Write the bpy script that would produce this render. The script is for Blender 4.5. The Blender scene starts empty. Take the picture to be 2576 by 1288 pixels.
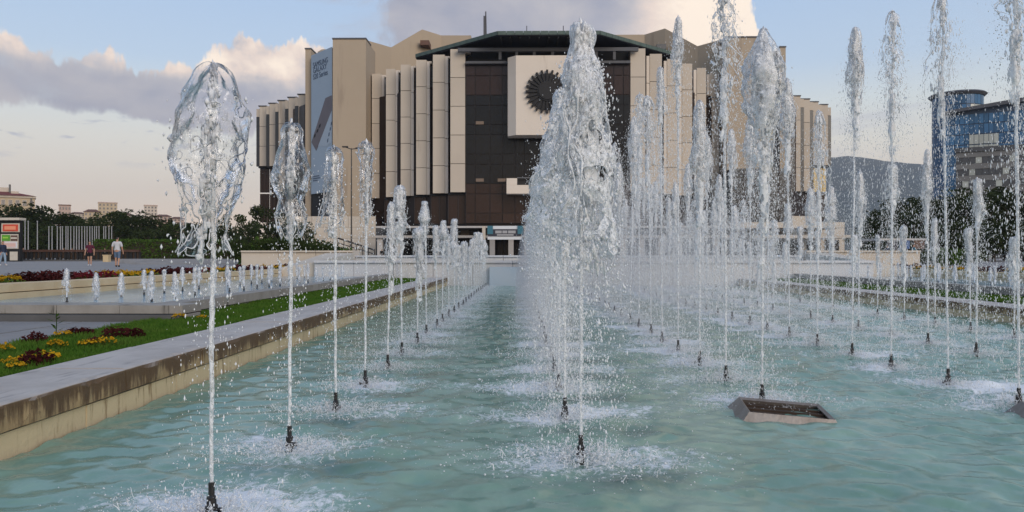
import bpy, math, random
import numpy as np
from mathutils import Vector, Matrix

R = math.radians
sc = bpy.context.scene
C = sc.collection
rnd = random.Random(7)

# ------------------------------------------------------------------ camera
CAM_Z = 1.13
F_PX = 1909.0                     # focal length in pixels of a 2576 px wide frame
YAW = math.atan(27 / F_PX)        # the pool axis is +Y; the lens is turned slightly to the left of it
cam_data = bpy.data.cameras.new('camera')
cam_data.sensor_width = 36.0
cam_data.lens = F_PX / 2576 * 36.0
cam_data.clip_start = 0.05
cam_data.clip_end = 20000
cam = bpy.data.objects.new('camera', cam_data)
cam.location = (0, 0, CAM_Z)
cam.rotation_euler = (R(90), 0, YAW)
C.objects.link(cam)
sc.camera = cam


def at(px, py, Y):
    """world point on the photograph's ray through (px, py) of the 2576 x 1288 view, at distance Y down the pool axis"""
    cx = (px - 1288) / F_PX
    cz = (645 - py) / F_PX
    s = Y / (math.cos(YAW) + cx * math.sin(YAW))
    return Vector((s * (-math.sin(YAW) + cx * math.cos(YAW)), Y, CAM_Z + s * cz))


def lin(r, g, b):
    def f(c):
        c /= 255.0
        return c / 12.92 if c <= 0.04045 else ((c + 0.055) / 1.055) ** 2.4
    return (f(r), f(g), f(b), 1.0)


# ------------------------------------------------------------------ node helper
class NT:
    def __init__(self, tree):
        self.t = tree
        self.n = tree.nodes
        self.n.clear()

    def node(self, typ, **kw):
        n = self.n.new(typ)
        for k, v in kw.items():
            setattr(n, k, v)
        return n

    def link(self, a, b):
        self.t.links.new(a, b)

    def _set(self, sock, v):
        if hasattr(v, 'is_output'):
            self.link(v, sock)
        elif v is not None:
            sock.default_value = v

    def math(self, op, a, b=None, c=None, clamp=False):
        n = self.node('ShaderNodeMath', operation=op, use_clamp=clamp)
        self._set(n.inputs[0], a)
        self._set(n.inputs[1], b)
        self._set(n.inputs[2], c)
        return n.outputs[0]

    def vmath(self, op, a, b=None):
        n = self.node('ShaderNodeVectorMath', operation=op)
        self._set(n.inputs[0], a)
        self._set(n.inputs[1], b)
        return n.outputs[0]

    def mix(self, fac, a, b, blend='MIX'):
        n = self.node('ShaderNodeMix', data_type='RGBA', blend_type=blend)
        self._set(n.inputs[0], fac)
        self._set(n.inputs[6], a)
        self._set(n.inputs[7], b)
        return n.outputs[2]

    def sstep(self, x, a, b, lo=0.0, hi=1.0):
        n = self.node('ShaderNodeMapRange', interpolation_type='SMOOTHSTEP')
        self._set(n.inputs[0], x)
        n.inputs[1].default_value = a
        n.inputs[2].default_value = b
        n.inputs[3].default_value = lo
        n.inputs[4].default_value = hi
        return n.outputs[0]

    def noise(self, vec, scale=5, detail=4, rough=0.55, dist=0.0):
        n = self.node('ShaderNodeTexNoise')
        self._set(n.inputs['Vector'], vec)
        n.inputs['Scale'].default_value = scale
        n.inputs['Detail'].default_value = detail
        n.inputs['Roughness'].default_value = rough
        n.inputs['Distortion'].default_value = dist
        return n.outputs[0]

    def mapping(self, vec, scale=(1, 1, 1), loc=(0, 0, 0)):
        n = self.node('ShaderNodeMapping')
        self.link(vec, n.inputs[0])
        n.inputs[1].default_value = loc
        n.inputs[3].default_value = scale
        return n.outputs[0]

    def ramp(self, fac, stops, interp='LINEAR'):
        n = self.node('ShaderNodeValToRGB')
        self._set(n.inputs[0], fac)
        cr = n.color_ramp
        cr.interpolation = interp
        while len(cr.elements) < len(stops):
            cr.elements.new(0.5)
        for e, (p, c) in zip(cr.elements, stops):
            e.position = p
            e.color = c
        return n.outputs[0]

    def combine(self, x, y, z):
        n = self.node('ShaderNodeCombineXYZ')
        self._set(n.inputs[0], x)
        self._set(n.inputs[1], y)
        self._set(n.inputs[2], z)
        return n.outputs[0]

    def sep(self, v):
        n = self.node('ShaderNodeSeparateXYZ')
        self.link(v, n.inputs[0])
        return n.outputs


# ------------------------------------------------------------------ world: evening sky with cumulus
SUN_EL, SUN_AZ = 22.0, 148.0      # degrees; azimuth clockwise from +Y: low behind the camera, to its right
world = bpy.data.worlds.new('World')
sc.world = world
world.use_nodes = True
w = NT(world.node_tree)
out = w.node('ShaderNodeOutputWorld')
bg = w.node('ShaderNodeBackground')
w.link(bg.outputs[0], out.inputs[0])
geo = w.node('ShaderNodeTexCoord')
d = w.vmath('NORMALIZE', geo.outputs['Generated'])
dx, dy, dz = w.sep(d)
el = w.math('MULTIPLY', w.math('ARCSINE', dz), 180 / math.pi)          # elevation, degrees
az = w.math('MULTIPLY', w.math('ARCTAN2', dx, dy), 180 / math.pi)      # azimuth from the pool axis, degrees
sky = w.node('ShaderNodeTexSky', sky_type='NISHITA')
sky.sun_disc = False
sky.sun_elevation = R(SUN_EL)
sky.sun_rotation = R(SUN_AZ)
sky.air_density = 1.0
sky.dust_density = 1.2
sky.ozone_density = 1.2
SKY_STRENGTH = 0.1
nish = w.mix(1.0, sky.outputs[0], (SKY_STRENGTH, SKY_STRENGTH, SKY_STRENGTH, 1), 'MULTIPLY')
grad = w.ramp(w.math('DIVIDE', w.math('MAXIMUM', el, 0.0), 90.0), [
    (0.0, lin(236, 205, 182)), (0.025, lin(238, 212, 190)), (0.06, lin(234, 218, 200)), (0.09, lin(230, 224, 212)), (0.12, lin(218, 225, 226)),
    (0.15, lin(194, 213, 234)), (0.22, lin(176, 202, 235)), (0.5, lin(138, 175, 222)), (1.0, lin(110, 150, 205))])
base = w.mix(0.84, nish, grad)
# cloud density in a space of azimuth and elevation (cumulus have flat bottoms, so elevation is stretched)
p1 = w.combine(w.math('MULTIPLY', az, 0.115), w.math('MULTIPLY', el, 0.19), 3.7)
up = w.vmath('ADD', p1, (0.14, 0.26, 0.0))
n1 = w.noise(p1, 1.0, 7, 0.56, 0.25)
n1u = w.noise(up, 1.0, 7, 0.56, 0.25)
p2 = w.combine(w.math('MULTIPLY', az, 0.055), w.math('MULTIPLY', el, 0.2), 11.3)
n2 = w.noise(p2, 1.0, 6, 0.6, 0.4)


def band(x, a, b, c, dd):
    return w.math('MULTIPLY', w.sstep(x, a, b), w.sstep(x, c, dd, 1.0, 0.0))


# left cumulus bank
wob = w.math('MULTIPLY', w.math('SUBTRACT', w.noise(w.combine(w.math('MULTIPLY', az, 0.22), w.math('MULTIPLY', el, 0.10), 7.7), 1.0, 5, 0.6), 0.5), 10.0)
elw = w.math('ADD', el, wob)                                   # billowing outline
elb = w.math('ADD', el, w.math('MULTIPLY', wob, 0.5))          # flatter underside
bank = w.math('MULTIPLY', w.math('MULTIPLY', w.sstep(elb, 8.2, 10.2), w.sstep(elw, 13.0, 14.6, 1.0, 0.0)), band(az, -80, -55, -13.5, -9.0))
# sheet over the roof, ending in the bright towers of cloud to the right
sheet = w.math('MULTIPLY', band(w.math('ADD', az, wob), -13.0, -8.0, 16.8, 18.4), w.sstep(elb, 10.5, 13.0))
over = w.sstep(el, 22.0, 32.0, 0.0, 0.5)
env = w.math('MAXIMUM', w.math('MAXIMUM', bank, sheet), over)
dens = w.sstep(w.math('ADD', n1, w.math('MULTIPLY', w.math('SUBTRACT', env, 0.60), 0.62)), 0.40, 0.66)
dens = w.math('MULTIPLY', dens, w.sstep(env, 0.02, 0.25))
rel = w.math('MULTIPLY', w.math('SUBTRACT', n1, n1u), 2.6)     # relief of the billows, lit from above
glow = band(az, 5.5, 13.0, 23.0, 45.0)                         # the clouds on the right stand in the sunlight
topl = w.math('MULTIPLY', w.sstep(w.math('ADD', elw, w.math('MULTIPLY', wob, -1.4)), 11.2, 14.0), w.sstep(az, -12.0, -17.0))
lit = w.math('ADD', w.math('ADD', w.math('MULTIPLY', topl, 0.62), w.math('MULTIPLY', glow, 0.85)), w.math('MULTIPLY', rel, w.math('ADD', w.math('MULTIPLY', w.math('MAXIMUM', glow, topl), 0.8), 0.22)))
lit = w.math('MAXIMUM', w.math('MINIMUM', w.math('ADD', lit, 0.08), 1.0), 0.0)
ccol = w.ramp(lit, [(0.0, lin(160, 162, 177)), (0.20, lin(188, 184, 188)), (0.5, lin(236, 217, 204)), (0.85, (1.06, 0.90, 0.74, 1))])
wisp = w.math('MULTIPLY', w.sstep(n2, 0.56, 0.70), band(el, 4.0, 9.0, 30.0, 50.0))
base2 = w.mix(w.math('MULTIPLY', wisp, 0.5), base, lin(188, 190, 200))
frag = w.noise(w.combine(w.math('MULTIPLY', az, 0.42), w.math('MULTIPLY', el, 1.25), 21.0), 1.0, 5, 0.6, 0.3)
frag = w.math('MULTIPLY', w.sstep(frag, 0.56, 0.70), w.math('MULTIPLY', band(el, 5.5, 7.5, 9.2, 11.0), w.sstep(az, -14.0, -20.0)))
frag2 = w.math('MULTIPLY', w.sstep(n2, 0.50, 0.64), w.math('MULTIPLY', band(el, 13.5, 15.5, 19.0, 24.0), w.sstep(az, -9.0, -14.0)))
base2 = w.mix(w.math('MULTIPLY', w.math('MAXIMUM', frag, w.math('MULTIPLY', frag2, 0.7)), 0.7), base2, lin(176, 180, 194))
full = w.mix(w.math('MULTIPLY', dens, 0.93), base2, ccol)
gnd = w.sstep(el, -3.0, -0.2)
full = w.mix(gnd, lin(120, 116, 110), full)
w.link(full, bg.inputs[0])
bg.inputs[1].default_value = 1.0

# ------------------------------------------------------------------ sun, exposure
sun_d = bpy.data.lights.new('sun', 'SUN')
sun_d.energy = 1.9
sun_d.angle = R(40)
sun_d.color = (1.0, 0.86, 0.72)
sun = bpy.data.objects.new('sun', sun_d)
a_, e_ = R(SUN_AZ), R(SUN_EL)
to_sun = Vector((math.sin(a_) * math.cos(e_), math.cos(a_) * math.cos(e_), math.sin(e_)))
sun.rotation_euler = to_sun.to_track_quat('Z', 'Y').to_euler()
C.objects.link(sun)
vs = sc.view_settings
vs.view_transform = 'Standard'
vs.look = 'None'
vs.gamma = 1.0
vs.exposure = 0.12
vs.use_curve_mapping = False
cy = sc.cycles
cy.max_bounces = 14
cy.diffuse_bounces = 3
cy.glossy_bounces = 4
cy.transmission_bounces = 12
cy.transparent_max_bounces = 64
cy.caustics_reflective = False
cy.caustics_refractive = False
cy.use_denoising = True
cy.sample_clamp_indirect = 4.0


# ------------------------------------------------------------------ materials
MATS = {}


def mat(name, col, rough=0.8, var=0.0, vscale=3.0, col2=None, bump=0.0, bscale=20.0, spec=0.4, metal=0.0, stretch=(1, 1, 1), streak=None, randv=0.0):
    """procedural surface: base colour, broken up by world-space noise towards col2; streak = (colour, lo, hi, scale) adds run marks"""
    m = bpy.data.materials.new(name)
    m.use_nodes = True
    t = NT(m.node_tree)
    o = t.node('ShaderNodeOutputMaterial')
    b = t.node('ShaderNodeBsdfPrincipled')
    t.link(b.outputs[0], o.inputs[0])
    g = t.node('ShaderNodeNewGeometry')
    pos = t.mapping(g.outputs['Position'], stretch)
    c = col
    if var > 0:
        c2 = col2 or tuple(x * 0.6 for x in col[:3]) + (1,)
        n = t.noise(pos, vscale, 6, 0.6)
        c = t.mix(t.math('MULTIPLY', t.sstep(n, 0.35, 0.68), var), col, c2)
    if streak:
        sp = t.mapping(g.outputs['Position'], (streak[3], streak[3], streak[3] * 0.12))
        n = t.noise(sp, 1.0, 5, 0.6)
        c = t.mix(t.sstep(n, streak[1], streak[2]), c, streak[0])
    if randv > 0:
        oi = t.node('ShaderNodeObjectInfo')
        f = t.math('ADD', t.math('MULTIPLY', oi.outputs['Random'], randv), 1.0 - randv * 0.6)
        hs = t.node('ShaderNodeHueSaturation')
        t.link(f, hs.inputs['Value'])
        t._set(hs.inputs['Color'], c)
        c = hs.outputs[0]
    t._set(b.inputs['Base Color'], c)
    b.inputs['Roughness'].default_value = rough
    b.inputs['Metallic'].default_value = metal
    b.inputs['Specular IOR Level'].default_value = spec
    if bump > 0:
        bn = t.node('ShaderNodeBump')
        bn.inputs['Strength'].default_value = bump
        bn.inputs['Distance'].default_value = 0.02
        t.link(t.noise(pos, bscale, 5, 0.6), bn.inputs['Height'])
        t.link(bn.outputs[0], b.inputs['Normal'])
    MATS[name] = m
    return m


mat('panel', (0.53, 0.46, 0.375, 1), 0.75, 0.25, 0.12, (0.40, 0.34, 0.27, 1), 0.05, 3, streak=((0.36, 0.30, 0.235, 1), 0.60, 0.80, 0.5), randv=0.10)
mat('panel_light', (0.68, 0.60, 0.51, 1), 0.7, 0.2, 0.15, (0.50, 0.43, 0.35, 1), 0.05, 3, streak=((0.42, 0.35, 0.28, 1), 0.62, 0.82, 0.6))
mat('render_wall', (0.40, 0.325, 0.24, 1), 0.85, 0.5, 0.10, (0.37, 0.30, 0.22, 1), 0.1, 2, streak=((0.30, 0.24, 0.18, 1), 0.56, 0.75, 0.45))
mat('pale_stone', (0.55, 0.49, 0.41, 1), 0.8, 0.4, 0.4, (0.42, 0.36, 0.29, 1), 0.1, 4)
mat('blind', (0.17, 0.12, 0.085, 1), 0.6)
mat('dark_glass', (0.013, 0.012, 0.012, 1), 0.14, spec=0.22, randv=0.3)
mat('brown_glass', (0.034, 0.019, 0.0145, 1), 0.16, spec=0.25, randv=0.4)
mat('sky_gold_glass', (0.36, 0.28, 0.13, 1), 0.3, spec=0.5, metal=0.3)  # yellow sky reflected in the right-hand panes, put into the colour
mat('slot_glass', (0.030, 0.032, 0.036, 1), 0.2, spec=0.4)
mat('mullion', (0.024, 0.015, 0.012, 1), 0.5)
mat('roof_dark', (0.012, 0.013, 0.018, 1), 0.55, 0.3, 0.3, spec=0.15)
mat('copper', (0.085, 0.12, 0.10, 1), 0.6, 0.6, 0.8, (0.05, 0.075, 0.065, 1), streak=((0.06, 0.10, 0.09, 1), 0.55, 0.7, 2.0))
mat('beam_grey', (0.08, 0.082, 0.09, 1), 0.6)
mat('emblem_iron', (0.018, 0.017, 0.017, 1), 0.6, 0.4, 2.0, spec=0.3)
mat('banner', (0.33, 0.41, 0.49, 1), 0.55, 0.15, 0.2, (0.24, 0.30, 0.37, 1))
mat('banner_device', (0.115, 0.10, 0.115, 1), 0.5, 0.3, 0.4, (0.16, 0.14, 0.15, 1))
mat('banner_pale', (0.36, 0.43, 0.50, 1), 0.5)
mat('banner_ink', (0.075, 0.105, 0.16, 1), 0.6)
mat('black_metal', (0.012, 0.012, 0.013, 1), 0.45, 0.5, 60, (0.03, 0.022, 0.016, 1), spec=0.5)
mat('grey_metal', (0.25, 0.25, 0.26, 1), 0.45, 0.3, 2.0, metal=0.2)
mat('steel', (0.22, 0.20, 0.185, 1), 0.35, 0.6, 8.0, (0.11, 0.085, 0.065, 1), 0.1, 30, metal=0.35)
mat('rust_dark', (0.035, 0.022, 0.014, 1), 0.9, 0.5, 10, (0.07, 0.04, 0.022, 1))
mat('white_band', (0.46, 0.44, 0.42, 1), 0.6, 0.2, 0.5)
mat('pole_grey', (0.33, 0.33, 0.34, 1), 0.5)
mat('paving', (0.235, 0.228, 0.225, 1), 0.85, 0.5, 1.2, (0.175, 0.17, 0.168, 1), 0.25, 50, randv=0.12)
mat('paving_far', (0.25, 0.24, 0.232, 1), 0.85, 0.5, 0.25, (0.20, 0.195, 0.195, 1), 0.1, 10)
mat('soil', (0.05, 0.038, 0.026, 1), 0.95, 0.5, 8)
mat('lawn', (0.035, 0.075, 0.014, 1), 0.95, 0.7, 3.0, (0.055, 0.09, 0.02, 1), 0.4, 60)
mat('kerb_dark', (0.10, 0.10, 0.10, 1), 0.8, 0.4, 3.0)
mat('concrete', (0.30, 0.285, 0.26, 1), 0.85, 0.6, 2.5, (0.20, 0.185, 0.165, 1), 0.2, 30, streak=((0.07, 0.065, 0.055, 1), 0.58, 0.70, 6.0))
mat('stair_stone', (0.24, 0.25, 0.27, 1), 0.8, 0.4, 1.0)
mat('yellow_stone', (0.60, 0.47, 0.285, 1), 0.75, 0.5, 1.5, (0.46, 0.32, 0.17, 1), 0.15, 20, streak=((0.30, 0.19, 0.09, 1), 0.60, 0.74, 5.0), randv=0.12)
mat('wet_white', (0.56, 0.55, 0.54, 1), 0.35, 0.4, 1.2, (0.44, 0.45, 0.47, 1), 0.15, 8, streak=((0.40, 0.42, 0.47, 1), 0.52, 0.68, 3.0))
mat('basin_blue', (0.42, 0.50, 0.58, 1), 0.3, 0.5, 1.0, (0.50, 0.54, 0.58, 1))
mat('brown_wood', (0.075, 0.035, 0.022, 1), 0.6, 0.5, 3.0, (0.045, 0.022, 0.015, 1))
mat('near_black', (0.012, 0.012, 0.012, 1), 0.7)
mat('cream_wall', (0.50, 0.40, 0.27, 1), 0.85, 0.3, 0.5)
mat('pink_wall', (0.46, 0.34, 0.28, 1), 0.85, 0.3, 0.5)
mat('white_wall', (0.55, 0.48, 0.40, 1), 0.85, 0.3, 0.5)
mat('red_roof', (0.16, 0.035, 0.028, 1), 0.8, 0.4, 2.0)
mat('brown_roof', (0.14, 0.075, 0.055, 1), 0.8, 0.4, 1.0)
mat('far_window', (0.08, 0.075, 0.08, 1), 0.2, spec=0.6)
mat('blue_glass', (0.06, 0.155, 0.28, 1), 0.25, 0.4, 0.08, (0.02, 0.06, 0.14, 1), spec=0.2, randv=0.5)
mat('blue_frame', (0.04, 0.07, 0.12, 1), 0.5)
mat('pale_glass', (0.38, 0.40, 0.36, 1), 0.2, spec=0.6, randv=0.3)
mat('office_grey', (0.19, 0.185, 0.175, 1), 0.8, 0.3, 0.2)
mat('office_dark', (0.07, 0.072, 0.075, 1), 0.3)
mat('mountain', (0.055, 0.075, 0.075, 1), 0.95, 0.6, 0.004, (0.085, 0.09, 0.075, 1))
mat('hill', (0.04, 0.05, 0.025, 1), 0.95, 0.6, 0.1, (0.06, 0.065, 0.035, 1))
mat('ground', (0.10, 0.11, 0.08, 1), 0.95, 0.5, 0.02)
mat('bark', (0.055, 0.042, 0.032, 1), 0.9, 0.5, 6.0, bump=0.5, bscale=15)
mat('sign_red', (0.55, 0.075, 0.04, 1), 0.5)
mat('sign_orange', (0.75, 0.28, 0.16, 1), 0.5)
mat('sign_green', (0.09, 0.30, 0.025, 1), 0.5)
mat('sign_lime', (0.30, 0.55, 0.06, 1), 0.5)
mat('sign_cream', (0.55, 0.50, 0.42, 1), 0.55, 0.2, 3.0)
mat('sign_brown', (0.12, 0.07, 0.05, 1), 0.6, 0.4, 3.0)
mat('teal', (0.035, 0.14, 0.19, 1), 0.5)
mat('sign_dark', (0.03, 0.03, 0.045, 1), 0.5)
mat('sign_white', (0.62, 0.64, 0.66, 1), 0.5)
mat('skin', (0.42, 0.24, 0.16, 1), 0.6)
mat('maroon', (0.085, 0.012, 0.03, 1), 0.9)
mat('cloth_white', (0.52, 0.53, 0.55, 1), 0.9, 0.3, 8)
mat('denim', (0.10, 0.15, 0.23, 1), 0.9, 0.3, 8)
mat('denim_pale', (0.25, 0.33, 0.42, 1), 0.9, 0.3, 8)
mat('navy', (0.02, 0.03, 0.06, 1), 0.9)
mat('cloth_black', (0.008, 0.008, 0.009, 1), 0.9)
mat('hair_dark', (0.012, 0.009, 0.007, 1), 0.6)
mat('blue_tarp', (0.06, 0.12, 0.26, 1), 0.6)


def leaf_mat(name, col, col2, trans=0.35, vscale=1.0):
    m = bpy.data.materials.new(name)
    m.use_nodes = True
    t = NT(m.node_tree)
    o = t.node('ShaderNodeOutputMaterial')
    g = t.node('ShaderNodeNewGeometry')
    oi = t.node('ShaderNodeObjectInfo')
    n = t.noise(g.outputs['Position'], vscale, 4, 0.7)
    c = t.mix(t.sstep(n, 0.35, 0.65), col, col2)
    hs = t.node('ShaderNodeHueSaturation')
    t.link(t.math('ADD', t.math('MULTIPLY', oi.outputs['Random'], 0.5), 0.75), hs.inputs['Value'])
    t.link(c, hs.inputs['Color'])
    c = hs.outputs[0]
    a = t.node('ShaderNodeBsdfDiffuse')
    b = t.node('ShaderNodeBsdfTranslucent')
    x = t.node('ShaderNodeMixShader')
    x.inputs[0].default_value = trans
    t.link(c, a.inputs[0])
    t.link(c, b.inputs[0])
    t.link(a.outputs[0], x.inputs[1])
    t.link(b.outputs[0], x.inputs[2])
    t.link(x.outputs[0], o.inputs[0])
    MATS[name] = m
    return m


leaf_mat('leaf_dark', (0.026, 0.038, 0.017, 1), (0.050, 0.064, 0.027, 1))
leaf_mat('leaf_mid', (0.030, 0.046, 0.016, 1), (0.055, 0.075, 0.025, 1))
leaf_mat('leaf_hedge', (0.045, 0.085, 0.018, 1), (0.085, 0.14, 0.028, 1), vscale=2)
leaf_mat('blade', (0.06, 0.14, 0.018, 1), (0.10, 0.17, 0.03, 1), 0.4, 3)
leaf_mat('petal_yellow', (0.55, 0.33, 0.02, 1), (0.42, 0.24, 0.015, 1), 0.3, 20)
leaf_mat('leaf_maroon', (0.045, 0.012, 0.014, 1), (0.075, 0.022, 0.020, 1), 0.25, 15)
leaf_mat('petal_red', (0.17, 0.022, 0.032, 1), (0.09, 0.015, 0.02, 1), 0.25, 8)


def rim_mat():
    """pale travertine: worn clean on the top, brown run-off crust on the vertical faces"""
    m = bpy.data.materials.new('rim_stone')
    m.use_nodes = True
    t = NT(m.node_tree)
    o = t.node('ShaderNodeOutputMaterial')
    b = t.node('ShaderNodeBsdfPrincipled')
    t.link(b.outputs[0], o.inputs[0])
    g = t.node('ShaderNodeNewGeometry')
    pos = g.outputs['Position']
    nx, ny, nz = t.sep(g.outputs['Normal'])
    px, py, pz = t.sep(pos)
    top = t.mix(t.sstep(t.noise(pos, 2.2, 6, 0.65), 0.35, 0.7), (0.47, 0.435, 0.40, 1), (0.37, 0.335, 0.305, 1))
    top = t.mix(t.math('MULTIPLY', t.sstep(t.noise(t.mapping(pos, (14, 2.2, 6)), 1, 4, 0.6), 0.55, 0.7), 0.6), top, (0.23, 0.21, 0.195, 1))
    face = t.mix(t.noise(pos, 5, 4), (0.42, 0.315, 0.17, 1), (0.30, 0.205, 0.10, 1))
    wob = t.math('MULTIPLY', t.math('SUBTRACT', t.noise(pos, 1.3, 3), 0.5), 0.12)
    streak = t.noise(t.mapping(pos, (17, 17, 1.6)), 1.0, 8, 0.74)
    broad = t.noise(t.mapping(pos, (2.6, 2.6, 1.0)), 1.0, 5, 0.65)
    hgt = t.sstep(t.math('ADD', pz, wob), 0.15, 0.31)
    crust = t.sstep(t.math('ADD', t.math('ADD', t.math('MULTIPLY', streak, 0.75), t.math('MULTIPLY', broad, 0.55)), t.math('MULTIPLY', hgt, 0.16)), 0.575, 0.73)
    face = t.mix(t.math('MULTIPLY', crust, 0.88), face, (0.070, 0.036, 0.015, 1))
    clean = t.sstep(t.noise(pos, 3.4, 5, 0.6, 0.5), 0.63, 0.70)
    face = t.mix(t.math('MULTIPLY', clean, 0.8), face, (0.50, 0.42, 0.32, 1))
    pit = t.sstep(t.noise(pos, 26, 5, 0.7), 0.57, 0.66)
    face = t.mix(t.math('MULTIPLY', pit, 0.45), face, (0.05, 0.03, 0.016, 1))
    edge = t.sstep(t.math('ADD', pz, t.math('MULTIPLY', wob, 0.08)), 0.295, 0.303)
    face = t.mix(t.math('MULTIPLY', edge, 0.7), face, (0.50, 0.43, 0.36, 1))
    low = t.sstep(pz, 0.139, 0.136)
    pale = t.mix(t.sstep(t.math('ADD', streak, t.math('MULTIPLY', broad, 0.35)), 0.70, 0.86), (0.60, 0.485, 0.30, 1), (0.22, 0.135, 0.06, 1))
    face = t.mix(low, face, pale)
    f = t.sstep(nz, 0.5, 0.75)
    t.link(t.mix(f, face, top), b.inputs['Base Color'])
    b.inputs['Roughness'].default_value = 0.7
    bn = t.node('ShaderNodeBump')
    bn.inputs['Strength'].default_value = 0.5
    bn.inputs['Distance'].default_value = 0.012
    t.link(t.noise(pos, 26, 6, 0.7), bn.inputs['Height'])
    t.link(bn.outputs[0], b.inputs['Normal'])
    MATS['rim_stone'] = m


rim_mat()


def pool_water_mat(name, deep, shallow, foamy=True, bump_s=0.35):
    """aerated pool water: milky turquoise body under a clear rippled surface, white where bubbles gather (vertex attribute 'foam')"""
    m = bpy.data.materials.new(name)
    m.use_nodes = True
    t = NT(m.node_tree)
    o = t.node('ShaderNodeOutputMaterial')
    b = t.node('ShaderNodeBsdfPrincipled')
    t.link(b.outputs[0], o.inputs[0])
    g = t.node('ShaderNodeNewGeometry')
    pos = g.outputs['Position']
    n = t.noise(t.mapping(pos, (1.0, 0.6, 1)), 1.6, 5, 0.6, 0.5)
    c = t.mix(t.sstep(n, 0.33, 0.7), deep, shallow)
    rough = 0.09
    if foamy:
        at_ = t.node('ShaderNodeAttribute', attribute_name='foam')
        fo = at_.outputs['Fac']
        nf = t.noise(t.mapping(pos, (1, 0.8, 1)), 21, 7, 0.74, 0.6)
        nl = t.noise(pos, 5.0, 4, 0.6, 0.8)
        ff = t.math('ADD', t.math('MULTIPLY', fo, 1.05), t.math('ADD', t.math('MULTIPLY', t.math('SUBTRACT', nf, 0.5), 2.4), t.math('MULTIPLY', t.math('SUBTRACT', nl, 0.5), 0.7)))
        fm = t.math('MULTIPLY', t.sstep(ff, 0.52, 1.05), t.sstep(fo, 0.02, 0.25))
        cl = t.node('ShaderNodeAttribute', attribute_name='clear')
        c = t.mix(cl.outputs['Fac'], c, (0.045, 0.105, 0.085, 1))  # dimmer reflection of steep waves put into the colour with the clear water
        milk = t.sstep(fo, 0.0, 0.8)
        c = t.mix(t.math('MULTIPLY', milk, 0.25), c, (0.33, 0.43, 0.42, 1))
        c = t.mix(fm, c, (0.72, 0.75, 0.77, 1))
        fleck = t.math('MULTIPLY', t.sstep(t.noise(t.mapping(pos, (1, .55, 1)), 34, 3, 0.6, 1.0), 0.66, 0.74), 0.35)
        c = t.mix(fleck, c, (0.45, 0.54, 0.53, 1))
        rough = t.math('ADD', t.math('MULTIPLY', fm, 0.5), 0.18)
    t.link(c, b.inputs['Base Color'])
    t._set(b.inputs['Roughness'], rough)
    b.inputs['IOR'].default_value = 1.33
    b.inputs['Specular IOR Level'].default_value = 0.5
    bn = t.node('ShaderNodeBump')
    bn.inputs['Strength'].default_value = bump_s
    bn.inputs['Distance'].default_value = 0.02
    h = t.math('ADD', t.noise(t.mapping(pos, (1, 0.7, 1)), 7, 3, 0.5, 0.2), t.math('MULTIPLY', t.noise(pos, 26, 3, 0.5), 0.35))
    t.link(h, bn.inputs['Height'])
    t.link(bn.outputs[0], b.inputs['Normal'])
    MATS[name] = m


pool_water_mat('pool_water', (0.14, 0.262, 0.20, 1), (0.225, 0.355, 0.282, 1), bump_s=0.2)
pool_water_mat('side_water', (0.03, 0.20, 0.35, 1), (0.25, 0.43, 0.51, 1), False, 0.5)


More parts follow.
